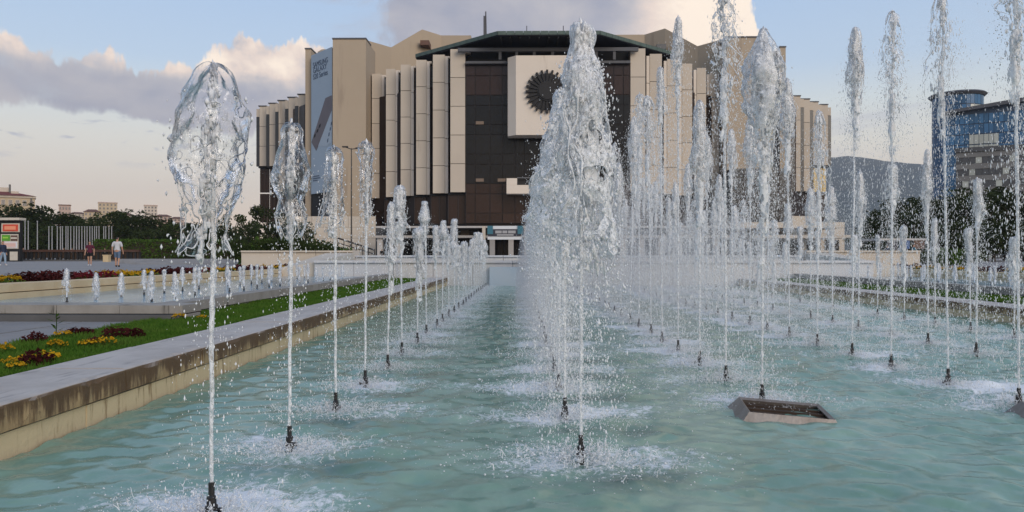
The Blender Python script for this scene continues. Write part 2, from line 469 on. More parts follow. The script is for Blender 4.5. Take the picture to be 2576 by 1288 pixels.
def jet_mats():
    def build(name, glass_w, lo, hi, nscale, trans=0.28, fres=0.9, bmp=0.7):
        """falling water: clear refracting film broken by white aerated foam"""
        m = bpy.data.materials.new(name)
        m.use_nodes = True
        t = NT(m.node_tree)
        o = t.node('ShaderNodeOutputMaterial')
        g = t.node('ShaderNodeNewGeometry')
        pos = g.outputs['Position']
        bn = t.node('ShaderNodeBump')
        bn.inputs['Strength'].default_value = bmp
        bn.inputs['Distance'].default_value = 0.01
        t.link(t.noise(pos, nscale * 1.3, 4, 0.6, 0.8), bn.inputs['Height'])
        df = t.node('ShaderNodeBsdfDiffuse')
        df.inputs[0].default_value = (0.93, 0.94, 0.95, 1)
        tl = t.node('ShaderNodeBsdfTranslucent')
        tl.inputs[0].default_value = (0.93, 0.94, 0.95, 1)
        foam = t.node('ShaderNodeMixShader')
        foam.inputs[0].default_value = trans
        t.link(df.outputs[0], foam.inputs[1])
        t.link(tl.outputs[0], foam.inputs[2])
        if glass_w == 'glass':
            gl = t.node('ShaderNodeBsdfPrincipled')
            gl.inputs['Base Color'].default_value = (0.96, 0.98, 1, 1)
            gl.inputs['Roughness'].default_value = 0.03
            gl.inputs['IOR'].default_value = 1.33
            gl.inputs['Transmission Weight'].default_value = 1.0
            t.link(bn.outputs[0], gl.inputs['Normal'])
            clear = gl.outputs[0]
        else:
            tr = t.node('ShaderNodeBsdfTransparent')
            gs = t.node('ShaderNodeBsdfGlossy')
            gs.inputs['Roughness'].default_value = 0.12
            gs.inputs['Color'].default_value = (0.95, 0.97, 1, 1)
            t.link(bn.outputs[0], gs.inputs['Normal'])
            fr = t.node('ShaderNodeFresnel')
            fr.inputs[0].default_value = 1.33
            t.link(bn.outputs[0], fr.inputs[1])
            mx = t.node('ShaderNodeMixShader')
            t.link(t.math('ADD', t.math('MULTIPLY', fr.outputs[0], fres), 0.03, clamp=True), mx.inputs[0])
            t.link(tr.outputs[0], mx.inputs[1])
            t.link(gs.outputs[0], mx.inputs[2])
            clear = mx.outputs[0]
        fin = t.node('ShaderNodeMixShader')
        n = t.noise(t.mapping(pos, (1, 1, 0.55)), nscale, 6, 0.68, 0.6)
        t.link(t.sstep(n, lo, hi), fin.inputs[0])
        t.link(clear, fin.inputs[1])
        t.link(foam.outputs[0], fin.inputs[2])
        t.link(fin.outputs[0], o.inputs[0])
        MATS[name] = m

    build('water_film', 'thin', 0.56, 0.80, 21, fres=1.5, bmp=0.5)       # near crowns: clear glassy sheets
    build('water_sheet', 'thin', 0.42, 0.66, 52, fres=0.9, bmp=0.5)       # other crowns: whiter, speckled
    build('water_plume', 'thin', 0.37, 0.62, 62, fres=0.8, bmp=0.4)
    build('water_stem', 'thin', 0.34, 0.62, 50)
    build('water_drop', 'thin', 0.12, 0.42, 18)
    build('water_foam', 'thin', 0.25, 0.55, 30)


jet_mats()


# ------------------------------------------------------------------ geometry helpers
class MB:
    """collects boxes, prisms, tubes and quads; build() links them as ONE mesh object"""

    def __init__(self):
        self.v, self.f = [], []

    def add(self, verts, faces):
        o = len(self.v)
        self.v.extend(tuple(p) for p in verts)
        self.f.extend(tuple(i + o for i in f) for f in faces)
        return self

    def box(self, x0, x1, y0, y1, z0, z1):
        return self.add([(x0, y0, z0), (x1, y0, z0), (x1, y1, z0), (x0, y1, z0), (x0, y0, z1), (x1, y0, z1), (x1, y1, z1), (x0, y1, z1)],
                        [(0, 3, 2, 1), (4, 5, 6, 7), (0, 1, 5, 4), (1, 2, 6, 5), (2, 3, 7, 6), (3, 0, 4, 7)])

    def prism(self, poly, z0, z1):
        """upright prism over an x-y polygon (counter-clockwise); z0 / z1 numbers or one per corner"""
        n = len(poly)
        b = [z0] * n if not isinstance(z0, (list, tuple)) else z0
        t = [z1] * n if not isinstance(z1, (list, tuple)) else z1
        vs = [(p[0], p[1], b[i]) for i, p in enumerate(poly)] + [(p[0], p[1], t[i]) for i, p in enumerate(poly)]
        fs = [tuple(range(n - 1, -1, -1)), tuple(range(n, 2 * n))]
        fs += [(i, (i + 1) % n, n + (i + 1) % n, n + i) for i in range(n)]
        return self.add(vs, fs)

    def tube(self, pts, rad, n=8, cap=True):
        pts = [Vector(p) for p in pts]
        m = len(pts)
        rr = rad if isinstance(rad, (list, tuple)) else [rad] * m
        vs, fs = [], []
        for i, p in enumerate(pts):
            d = (pts[min(i + 1, m - 1)] - pts[max(i - 1, 0)]).normalized()
            u = d.orthogonal().normalized() if abs(d.z) < 0.9 else Vector((1, 0, 0))
            u = (u - d * u.dot(d)).normalized()
            q = d.cross(u)
            for k in range(n):
                a = 2 * math.pi * k / n
                vs.append(p + (u * math.cos(a) + q * math.sin(a)) * rr[i])
        for i in range(m - 1):
            for k in range(n):
                fs.append((i * n + k, i * n + (k + 1) % n, (i + 1) * n + (k + 1) % n, (i + 1) * n + k))
        if cap:
            fs.append(tuple(range(n - 1, -1, -1)))
            fs.append(tuple((m - 1) * n + k for k in range(n)))
        return self.add(vs, fs)

    def lathe(self, prof, n=16, c=(0, 0, 0)):
        """profile of (radius, z) revolved about a vertical axis"""
        vs, fs = [], []
        for r, z in prof:
            for k in range(n):
                a = 2 * math.pi * k / n
                vs.append((c[0] + r * math.cos(a), c[1] + r * math.sin(a), c[2] + z))
        for i in range(len(prof) - 1):
            for k in range(n):
                fs.append((i * n + k, i * n + (k + 1) % n, (i + 1) * n + (k + 1) % n, (i + 1) * n + k))
        fs.append(tuple(range(n - 1, -1, -1)))
        fs.append(tuple((len(prof) - 1) * n + k for k in range(n)))
        return self.add(vs, fs)

    def mesh(self, name, m, smooth=False):
        me = bpy.data.meshes.new(name)
        me.from_pydata(self.v, [], self.f)
        me.materials.append(MATS[m] if isinstance(m, str) else m)
        if smooth:
            me.polygons.foreach_set('use_smooth', [True] * len(me.polygons))
        me.update()
        return me

    def build(self, name, m, parent=None, loc=None, smooth=False):
        return link(name, self.mesh(name, m, smooth), parent, loc)


def link(name, data, parent=None, loc=None):
    o = bpy.data.objects.new(name, data)
    C.objects.link(o)
    if parent is not None:
        o.parent = parent
    if loc is not None:
        o.location = loc
    return o


def tag(o, label=None, cat=None, group=None, kind=None):
    if label:
        o['label'] = label
    if cat:
        o['category'] = cat
    if group:
        o['group'] = group
    if kind:
        o['kind'] = kind
    return o


def thing(name, label, cat, loc=(0, 0, 0), group=None, rz=0.0):
    o = link(name, None, None, loc)
    o.rotation_euler.z = rz
    return tag(o, label, cat, group)


CUBE = {}


def block(name, m, parent, x0, x1, y0, y1, z0, z1):
    """a box part that shares its mesh with every other box of the same material; world coordinates, parent at identity rotation"""
    if m not in CUBE:
        CUBE[m] = MB().box(-.5, .5, -.5, .5, -.5, .5).mesh('block_' + m, m)
    o = link(name, CUBE[m], parent)
    px, py, pz = (parent_world(parent) if parent is not None else (0, 0, 0))
    o.location = ((x0 + x1) / 2 - px, (y0 + y1) / 2 - py, (z0 + z1) / 2 - pz)
    o.scale = (abs(x1 - x0), abs(y1 - y0), abs(z1 - z0))
    return o


def parent_world(p):
    x = y = z = 0.0
    while p is not None:
        x += p.location.x
        y += p.location.y
        z += p.location.z
        p = p.parent
    return x, y, z


def np_mesh(name, V, F, m, smooth=True):
    """numpy arrays -> mesh; F is (n, 3) or (n, 4)"""
    me = bpy.data.meshes.new(name)
    V = np.asarray(V, dtype=np.float32)
    F = np.asarray(F, dtype=np.int32)
    k = F.shape[1]
    me.vertices.add(len(V))
    me.vertices.foreach_set('co', V.ravel())
    me.loops.add(F.size)
    me.loops.foreach_set('vertex_index', F.ravel())
    me.polygons.add(len(F))
    me.polygons.foreach_set('loop_start', np.arange(0, F.size, k, dtype=np.int32))
    me.polygons.foreach_set('use_smooth', np.full(len(F), smooth))
    for mm in (m if isinstance(m, (list, tuple)) else [m]):
        me.materials.append(MATS[mm])
    me.update(calc_edges=True)
    me.validate()
    return me


def hash3(i, j, k):
    h = (i * 374761393 + j * 668265263 + k * 2147483647 + 1442695041) & 0xffffffff
    h = ((h ^ (h >> 13)) * 1274126177) & 0xffffffff
    return ((h ^ (h >> 16)) & 0xffffff) / float(0xffffff) * 2 - 1


def vnoise(P):
    P = np.asarray(P, dtype=np.float64)
    i = np.floor(P).astype(np.int64)
    f = P - i
    f = f * f * (3 - 2 * f)
    r = np.zeros(len(P))
    for a in (0, 1):
        for b in (0, 1):
            for c in (0, 1):
                wgt = (f[:, 0] if a else 1 - f[:, 0]) * (f[:, 1] if b else 1 - f[:, 1]) * (f[:, 2] if c else 1 - f[:, 2])
                r += wgt * hash3(i[:, 0] + a, i[:, 1] + b, i[:, 2] + c)
    return r


def fbm(P, oct=3):
    P = np.asarray(P, dtype=np.float64)
    r = np.zeros(len(P))
    a = 1.0
    for o in range(oct):
        r += a * vnoise(P * 2 ** o + 17.3 * o)
        a *= 0.5
    return r


# ------------------------------------------------------------------ the setting: ground, plaza, pools
POOL_X0, POOL_X1, POOL_Y0, POOL_Y1 = -2.88, 8.2, 0.9, 29.0
PC = (POOL_X0 + POOL_X1) / 2                       # axis of the fountain
RIM_W, RIM_Z = 0.65, 0.31


def mirror(x):
    return 2 * PC - x


tag(MB().add([(-4500, -800, -0.7), (4500, -800, -0.7), (4500, 4300, -0.7), (-4500, 4300, -0.7)], [(0, 1, 2, 3)]).build('ground', 'ground'), kind='structure')
# plaza terraces beyond and beside the pools
plaza = MB()
plaza.box(-260, -9.82, 10.25, 130, -0.6, 0.5)
plaza.box(mirror(-9.82), 260, 10.25, 130, -0.6, 0.5)
plaza.box(-9.82, mirror(-9.82), 38.0, 130, -0.6, 0.5)
plaza.box(-260, 260, 130.0, 420, -0.6, 0.48)
tag(plaza.build('plaza', 'paving_far'), kind='structure')
pav = MB()
pav.box(-45, -5.0, -4, 10.1, -0.6, 0.225)
pav.box(mirror(-5.0), 50, -4, 10.1, -0.6, 0.225)
pav.box(-5.0, mirror(-5.0), -4, 0.24, -0.6, 0.225)
pavement = tag(pav.build('pavement', 'kerb_dark'), kind='structure')
# paving slabs of the near plaza, each with its joint
yy = 5.6
for j in range(5):
    xx = -5.02
    for i in range(7):
        block('paving_slab', 'paving', pavement, xx - 0.90 + 0.012, xx - 0.012, yy + 0.012, yy + 0.90 - 0.012, 0.2, 0.25 + rnd.uniform(-.002, .002))
        xx -= 0.90
    yy += 0.90
tag(MB().box(-5.0, -3.53, 0.25, 29.0, -0.6, 0.262).build('lawn', 'lawn'), kind='structure')
tag(MB().box(mirror(-3.53), mirror(-5.0), 0.25, 29.0, -0.6, 0.262).build('lawn', 'lawn'), kind='structure')
tag(MB().box(POOL_X0 - .5, POOL_X1 + .5, POOL_Y0 - .5, POOL_Y1 + .5, -0.6, -0.4).build('pool_floor', 'basin_blue'), kind='structure')


def worn_stone(x0, x1, y0, y1, z0, z1, seed, flip):
    """coping stone along y whose pool-side arris is rounded and chipped; local coordinates about the box centre"""
    n = 26
    cx_, cy_, cz_ = (x0 + x1) / 2, (y0 + y1) / 2, (z0 + z1) / 2
    yy = np.linspace(y0, y1, n)
    q = np.stack([np.full(n, seed * 3.7), yy * 7, np.zeros(n)], 1)
    chip = np.maximum(0, fbm(q, 3) - .15) * .035 + .004
    wav = .004 * fbm(q * .4 + 9, 2)
    dep = .007 * fbm(q * .9 + 40, 3)
    V, F = [], []
    for i in range(n):
        c, w_, d_ = chip[i], wav[i], dep[i]
        pts = [(x0, z0), (x0, z1), (x0 + .3, z1 + w_ * .3), (x1 - .03 - c, z1 + w_), (x1 - c * .55 - .006, z1 - .006 - c * .35), (x1 + d_ - .002, z1 - .02 - c), (x1 + d_ * 1.3, z0 + .05), (x1 + d_ * .6, z0)]
        for (x, z) in pts:
            X = (x0 + x1 - x) if flip else x
            V.append((X - cx_, yy[i] - cy_, z - cz_))
    m = 8
    for i in range(n - 1):
        for k in range(m):
            a, b = i * m + k, i * m + (k + 1) % m
            f = (a, b, b + m, a + m)
            F.append(f if flip else f[::-1])
    F.append(tuple(range(m))[::-1] if not flip else tuple(range(m)))
    F.append(tuple((n - 1) * m + k for k in range(m)) if not flip else tuple((n - 1) * m + k for k in range(m))[::-1])
    b_ = MB()
    b_.v, b_.f = V, F
    return b_.mesh('coping_stone', 'rim_stone'), (cx_, cy_, cz_)


def stone_rim(label, x0, x1, y0, y1, ztop, zsplit, zbot, face_out, n, mats=('rim_stone', 'rim_stone'), along='y', over=0.03):
    """pool edge: a row of coping stones over a row of base stones; each stone a part"""
    t = thing('pool_rim', label, 'pool edge', ((x0 + x1) / 2, (y0 + y1) / 2, 0))
    for k in range(n):
        for lvl in (0, 1):
            g = 0.004
            za, zb = ((zsplit + 0.016, ztop + rnd.uniform(-.003, .003)) if lvl else (zbot, zsplit))
            ins = 0.0 if lvl else over
            sh = 0.5 if lvl == 0 and k > 0 else 0
            a = (k - (0.35 if sh else 0)) / n
            b = (k + 1 - (0.35 if (lvl == 0 and k < n - 1) else 0)) / n
            nm = 'coping_stone' if lvl else 'base_stone'
            jit = rnd.uniform(-.004, .004)
            if along == 'y' and lvl and mats[1] == 'rim_stone':
                me_, c_ = worn_stone(x0 + jit, x1 + jit, y0 + (y1 - y0) * a + g, y0 + (y1 - y0) * b - g, za, zb, k + (40 if face_out < 0 else 0), face_out < 0)
                link(nm, me_, t, (c_[0] - t.location.x, c_[1] - t.location.y, c_[2]))
            elif along == 'y':
                block(nm, mats[lvl], t, x0 + ins + jit, x1 - ins + jit, y0 + (y1 - y0) * a + g, y0 + (y1 - y0) * b - g, za, zb)
            else:
                block(nm, mats[lvl], t, x0 + (x1 - x0) * a + g, x0 + (x1 - x0) * b - g, y0 + ins + jit, y1 - ins + jit, za, zb)
    return t


stone_rim('long brown stained stone edge of the main pool beside the grass', POOL_X0 - RIM_W, POOL_X0, POOL_Y0 - .65, POOL_Y1, RIM_Z, 0.135, -0.5, 1, 22)
stone_rim('stone edge of the main pool on the side of the blue glass tower', POOL_X1, POOL_X1 + RIM_W, POOL_Y0 - .65, POOL_Y1, 0.27, 0.12, -0.5, -1, 22)
stone_rim('stone edge closing the main pool under the camera', POOL_X0 + 0.002, POOL_X1 - 0.002, POOL_Y0 - .65, POOL_Y0, RIM_Z - .004, 0.13, -0.5, 1, 8, along='x')


def side_pool(f, side):
    """narrow pool beside the lawn; f maps x of the left-hand one to either side of the axis"""
    nm = {0: 'beyond the lawn and flowers on the people\'s side', 1: 'beyond the lawn on the blue tower\'s side'}[side]
    X = sorted((f(-9.3), f(-5.25)))
    tag(MB().box(X[0], X[1], 10.85, 28.9, -0.6, 0.35).build('side_pool_water', 'side_water'), kind='structure')
    a, b = sorted((f(-4.9), f(-5.25)))
    stone_rim('low stone edge of the side pool %s' % ('next to the grass' if side == 0 else 'next to the far grass strip'), a, b, 10.85, 28.9, 0.46, 0.30, -0.5, 1, 12, ('concrete', 'concrete'))
    a, b = sorted((f(-9.3), f(-9.82)))
    stone_rim('yellowish stone edge of the side pool below the red and yellow flower bed' if side == 0 else 'pale stone edge of the side pool below the yellow flowers', a, b, 10.85, 33.0, 0.62, 0.46, -0.5, 1, 16, ('yellow_stone', 'yellow_stone'), over=-0.03)
    a, b = sorted((f(-4.62), f(-9.82)))
    t = stone_rim('grey end wall of the side pool facing the pavement' if side == 0 else 'grey end wall of the far side pool', a, b, 10.25, 10.85, 0.46, 0.33, -0.5, 1, 6, ('concrete', 'concrete'), along='x')
    tag(MB().box(a + .42, b, 10.12, 10.25, -0.5, 0.335).build('kerb' if side == 0 else 'kerb', 'kerb_dark'), kind='structure')
    return t


side_pool(lambda x: x, 0)
side_pool(mirror, 1)

# cascade at the far end: lower wet wall, sloping ends, upper basin wall
t = thing('cascade_wall', 'white wet cascade wall closing the far end of the main pool', 'wall', (PC, 29.3, 0))
xa, xb = -8.0, mirror(-8.0)
nb = 14
for k in range(nb):
    w0, w1 = xa + (xb - xa) * k / nb, xa + (xb - xa) * (k + 1) / nb
    block('facing_slab', 'wet_white', t, w0 + .008, w1 - .008, 29.0 + rnd.uniform(0, .02), 29.6, -0.5, 0.86)
    block('coping_slab', 'wet_white', t, w0 + .006, w1 - .006, 28.9, 29.75, 0.87, 0.96 + rnd.uniform(-.004, .004))
block('chute', 'basin_blue', t, -1.25, 0.25, 28.55, 29.0, -0.3, 0.72)
for s, f in ((0, lambda x: x), (1, mirror)):
    xs = [f(-8.02), f(-9.15), f(-11.6), f(-8.02)]
    pl = [(xs[0], 29.2), (xs[0], 36.2), (f(-9.4), 36.2), (f(-9.4), 29.2)]
    if s == 0:
        pl = pl[::-1]
    zt = [0.9, 1.28, 1.28, 0.66] if s else [0.66, 1.28, 1.28, 0.9]
    MB().prism([(p[0] - PC, p[1] - 29.3) for p in pl], -0.5, zt).build('sloping_cheek', 'pale_stone', t)
tag(MB().box(-8.0, mirror(-8.0), 29.78, 36.0, -0.5, 0.9).build('upper_basin_water', 'side_water'), kind='structure')
t = thing('upper_wall', 'pale stone upper wall behind the cascade, below the bushes', 'wall', (PC, 36.5, 0))
for k in range(18):
    w0, w1 = -13.5 + (mirror(-13.5) + 13.5) * k / 18, -13.5 + (mirror(-13.5) + 13.5) * (k + 1) / 18
    m_ = 'wet_white' if 3 <= k <= 14 else 'pale_stone'
    zt = 1.08 if 3 <= k <= 14 else 1.31
    block('wall_slab', m_, t, w0 + .01, w1 - .01, 36.2, 37.6, -0.5, zt)
    block('coping_slab', m_, t, w0 + .01, w1 - .01, 36.1, 37.7, zt + .004, zt + 0.08)

# ------------------------------------------------------------------ the congress building
BX, BY = 4.6, 140.0
bld = thing('congress_building', 'huge octagonal beige and dark glass congress hall closing the view', 'building', (BX, BY, 0))


def P(px, py, Y):
    return at(px, py, Y)


def bm_(x):
    return 2 * BX - x


# dark inner body the facades hang on
core = MB()
core.prism([(-15 - 0, 1.2), (15, 1.2), (36, 18), (52, 24), (64, 40), (64, 80), (-64, 80), (-64, 40), (-52, 24), (-36, 18)], 0.4, 34.0)
core.build('inner_body', 'mullion', bld)
# centre: curtain wall of dark panes
zb, zt = P(1378, 563, 140).z, P(1378, 156, 140).z
pitch = 5.45
rows = []
z = zb
k = 0
while z < zt - 0.3:
    h = min((3.55 if k % 2 else 1.9), zt - z)
    rows.append((z, z + h))
    z += h
    k += 1
cols = []
x = -15.15
seq = [1.75, 2.75, 2.3, 2.3]
k = 0
while x < 15.1:
    wd = min(seq[k % 4], 15.15 - x)
    cols.append((x, x + wd))
    x += wd
    k += 1
cw = MB().box(-15.2, 15.2, 0.25, 1.2, zb, zt).build('curtain_wall', 'mullion', bld)
ptotal = 0
for zi, (z0, z1) in enumerate(rows):
    for (x0, x1) in cols:
        if x1 - x0 < 0.4:
            continue
        m_ = 'brown_glass' if (zi <= 2 or z1 > zt - 3.0) else 'dark_glass'
        block('window_pane', m_, cw, BX + x0 + .08, BX + x1 - .08, BY + 0.0 + rnd.uniform(0, .05), BY + 0.3, z0 + .07, z1 - .07)
for (px, py) in ((1207, 310), (1207, 454), (1262, 454)):
    a = P(px - 10, py + 4, 139.9)
    b = P(px + 10, py - 4, 139.9)
    block('window_blind', 'blind', cw, a.x, b.x, 139.86, 139.97, a.z, b.z)
# dark gallery under the roof, with beam and posts
z0, z1 = P(1378, 154, 142).z, P(1378, 122, 142).z
block('gallery', 'near_black', bld, BX - 15.1, BX + 15.1, 142.2, 150, z0, z1)
zb1, zb2 = P(1378, 131, 139).z, P(1378, 122, 139).z
block('roof_beam', 'beam_grey', bld, BX - 16.5, BX + 16.5, 138.6, 139.4, zb1, zb2)
for px in (1258, 1300, 1344, 1390, 1440, 1500, 1545):
    p = P(px, 140, 139.2)
    block('gallery_post', 'beam_grey', bld, p.x - .25, p.x + .25, 138.8, 139.3, P(px, 152, 139.2).z, zb1)
block('gallery_sill', 'beam_grey', bld, BX - 15.1, BX + 15.1, 139.0, 140.1, P(1378, 160, 139).z, P(1378, 154, 139).z)
# overhanging roof: flat prow slab with copper fascia
zs = P(1378, 90, 134).z
rf_poly = [(-9, -6), (9, -6), (25.6, 9), (25.6, 34), (-25.6, 34), (-25.6, 9)]
rf = MB().prism(rf_poly, zs - .05, zs + .5).build('roof', 'roof_dark', bld)
fas = MB()
for i in range(len(rf_poly)):
    a, b = Vector(rf_poly[i]), Vector(rf_poly[(i + 1) % len(rf_poly)])
    n_ = max(1, int((b - a).length / 1.5))
    nd = (b - a).normalized()
    nn = Vector((nd.y, -nd.x))
    for k in range(n_):
        q0, q1 = a + (b - a) * (k / n_) + nd * 0.03, a + (b - a) * ((k + 1) / n_) - nd * 0.03
        o_ = nn * 0.12
        fas.prism([tuple(q0 + o_), tuple(q1 + o_), tuple(q1 - o_), tuple(q0 - o_)][::1], zs + .12, zs + 0.78)
fas.build('fascia', 'copper', rf)
# soffit ribs under the slab
for k in range(-5, 6):
    block('soffit_rib', 'near_black', rf, BX + k * 1.7 - .15, BX + k * 1.7 + .15, BY - 5.6, BY + 4, zs - .35, zs - .05)


def column(name, m, x0, x1, y, depth, z0, z1, nseg, zs_=None):
    """one facade column: a stack of panels with open joints and a lighter return edge"""
    h = (z1 - z0) / nseg
    for k in range(nseg):
        block('facade_panel', m, bld, x0, x1, y, y + depth, z0 + k * h + .05, z0 + (k + 1) * h - .05)
    block('joint_core', 'mullion', bld, x0 + .12, x1 - .12, y + .15, y + depth - .1, z0, z1 - .1)


wing_l = [(1133, 1170, 124, 485, 140.0), (1089, 1119, 138, 487.6, 143.1), (1047, 1073, 151, 491, 146.5), (1008, 1033, 163, 494, 149.8),
          (971, 994, 174, 497, 153.1), (935.6, 959, 186, 500, 156.6)]
prev = None
for i, (xa, xb, yt, yb, Y) in enumerate(wing_l):
    a, b = P(xa, yt, Y), P(xb, yb, Y)
    for s in (0, 1):
        x0, x1 = (a.x, b.x) if s == 0 else (bm_(b.x), bm_(a.x))
        column('w', 'panel', x0, x1, Y, 2.2, b.z, a.z, 5)
        # return flank towards the centre; its brighter facing is put into a lighter colour
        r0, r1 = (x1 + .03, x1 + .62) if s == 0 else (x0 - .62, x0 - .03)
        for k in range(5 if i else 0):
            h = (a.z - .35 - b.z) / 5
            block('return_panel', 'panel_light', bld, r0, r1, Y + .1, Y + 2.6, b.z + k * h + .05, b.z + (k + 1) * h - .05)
        # coping of the column
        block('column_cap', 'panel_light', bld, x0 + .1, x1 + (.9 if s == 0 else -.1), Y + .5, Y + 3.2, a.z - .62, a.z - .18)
        # glazed slot between this column and the next one back
        if i < len(wing_l) - 1:
            nxt = wing_l[i + 1]
            c_, d_ = P(nxt[1], nxt[2], nxt[4]), P(nxt[1], nxt[3], nxt[4])
            g0, g1 = (c_.x - .2, x0 + .3) if s == 0 else (x1 - .3, bm_(c_.x) + .2)
            block('slot_glazing', 'slot_glass', bld, g0, g1, nxt[4] + 1.6, nxt[4] + 2.2, d_.z, c_.z - .8)
        else:
            g0, g1 = (x0 - 1.0, x0 + .2) if s == 0 else (x1 - .2, x1 + 1.0)
            block('slot_glazing', 'slot_glass', bld, g0, g1, Y + 1.4, Y + 2.0, b.z, a.z - 2)
            g0, g1 = (x0 - 2.1, x0 - 1.0) if s == 0 else (x1 + 1.0, x1 + 2.1)
            block('facade_panel', 'panel_light', bld, g0, g1, Y + .8, Y + 2.4, b.z, a.z - .4)
        # brown glazing under the columns
        z_low = P(xa, 563, Y).z
        block('lower_glazing', 'brown_glass', bld, x0 - .55, x1 + .55, Y + 1.5 + 0.01 * i, Y + 1.9 + 0.01 * i, z_low, b.z - .02)
        for q in range(3):
            xq = x0 - .5 + (x1 - x0 + 1.0) * q / 2
            block('mullion', 'mullion', bld, xq - .07, xq + .07, Y + 1.3, Y + 1.48, z_low, b.z - .04)
        block('lower_sill', 'near_black', bld, x0 - .55, x1 + .55, Y + 1.0, Y + 3, b.z - .35, b.z - .03)

# corner towers (left one from the photograph, right one its mirror image)


def strip_wall(pts, thick, z0, m, s, name='tower_wall', parent=None):
    """upright folded wall through (px, py_top, Y) points"""
    mbx = MB()
    W = [P(*p) for p in pts]
    if s:
        W = [Vector((bm_(q.x), q.y, q.z)) for q in W]
    for i in range(len(W) - 1):
        q0, q1 = W[i], W[i + 1]
        poly = [(q0.x - BX, q0.y - BY), (q1.x - BX, q1.y - BY), (q1.x - BX, q1.y - BY + thick), (q0.x - BX, q0.y - BY + thick)]
        tz = [q0.z, q1.z, q1.z, q0.z]
        if q1.x < q0.x:
            poly, tz = poly[::-1], tz[::-1]
        mbx.prism(poly, z0, tz)
    return mbx.build(name, m, parent or bld)


for s in (0, 1):
    strip_wall([(837, 100, 152), (920.5, 100, 152)], 14, 0.4, 'render_wall', s)
    strip_wall([(918, 101, 159.5), (984, 120, 165)], 4, 0.4, 'render_wall', s)
    strip_wall([(984, 120, 165), (1062, 75, 170), (1110, 90, 174)], 6, 25, 'render_wall', s, 'gable_wall')
    strip_wall([(1110, 90, 174.02), (1185, 90, 174.02)], 6, 25, 'render_wall', s)
    strip_wall([(768, 125, 161), (782.5, 125, 161)], 6, 0.4, 'render_wall', s)
    # copings
    for (a, b) in ((((837, 100, 152), (920.5, 100, 152)), 0), (((768, 125, 161), (782.5, 125, 161)), 0)):
        q0, q1 = P(*a[0]), P(*a[1])
        x0, x1 = (q0.x, q1.x) if s == 0 else (bm_(q1.x), bm_(q0.x))
        block('tower_coping', 'beam_grey', bld, x0 - .1, x1 + .1, q0.y - .15, q0.y + 5, q0.z + .01, q0.z + .28)
    # face between the two tower walls
    q0, q1 = P(782.5, 139, 160), P(837, 113, 153.2)
    x0, x1 = (q0.x, q1.x)
    if s:
        x0, x1 = bm_(q1.x), bm_(q0.x)
        y0, y1 = 153.2, 160
    else:
        y0, y1 = 160, 153.2
    z0 = P(800, 545, 157).z
    MB().prism([(x0 - BX, y0 - BY + .3), (x1 - BX, y1 - BY + .3), (x1 - BX, y1 - BY + 5), (x0 - BX, y0 - BY + 5)], z0, q0.z - .3).build('tower_face', 'near_black', bld)
    if s == 1:
        # panes on the right-hand tower face, gold of the reflected sky in their colour
        n_c, n_r = 3, 10
        zlo = P(800, 485, 157).z
        gx = x1 - x0
        for c_ in range(n_c):
            for r_ in range(n_r):
                u0, u1 = c_ / n_c * .62 + .02, (c_ + 1) / n_c * .62
                zz0 = zlo + (q0.z - 1 - zlo) * r_ / n_r
                zz1 = zlo + (q0.z - 1 - zlo) * (r_ + 1) / n_r
                MB().prism([(x0 + gx * u0 - BX, y0 + (y1 - y0) * u0 - BY + .02), (x0 + gx * u1 - BX, y0 + (y1 - y0) * u1 - BY + .02),
                            (x0 + gx * u1 - BX, y0 + (y1 - y0) * u1 - BY + .2), (x0 + gx * u0 - BX, y0 + (y1 - y0) * u0 - BY + .2)], zz0 + .18, zz1 - .12).build('sky_gold_pane', 'sky_gold_glass', bld)
# roof vents and louvres on the gables
for s, (px, py, w_, h_) in enumerate(((1068, 108, 22, 12), (1664, 118, 24, 13))):
    a = P(px - w_ / 2, py + h_ / 2, 168)
    b = P(px + w_ / 2, py - h_ / 2, 168)
    block('louvre', 'brown_roof' if s == 0 else 'office_dark', bld, a.x, b.x, 168.0, 175, a.z, b.z)
p = P(803, 118, 157)
MB().lathe([(1.8, 0), (1.8, 1.2), (1.55, 2.0), (0.9, 2.5), (0.1, 2.65)], 14, (p.x - BX + .6, p.y - BY + 2.5, p.z - 2.6)).build('roof_dome', 'render_wall', bld, smooth=False)

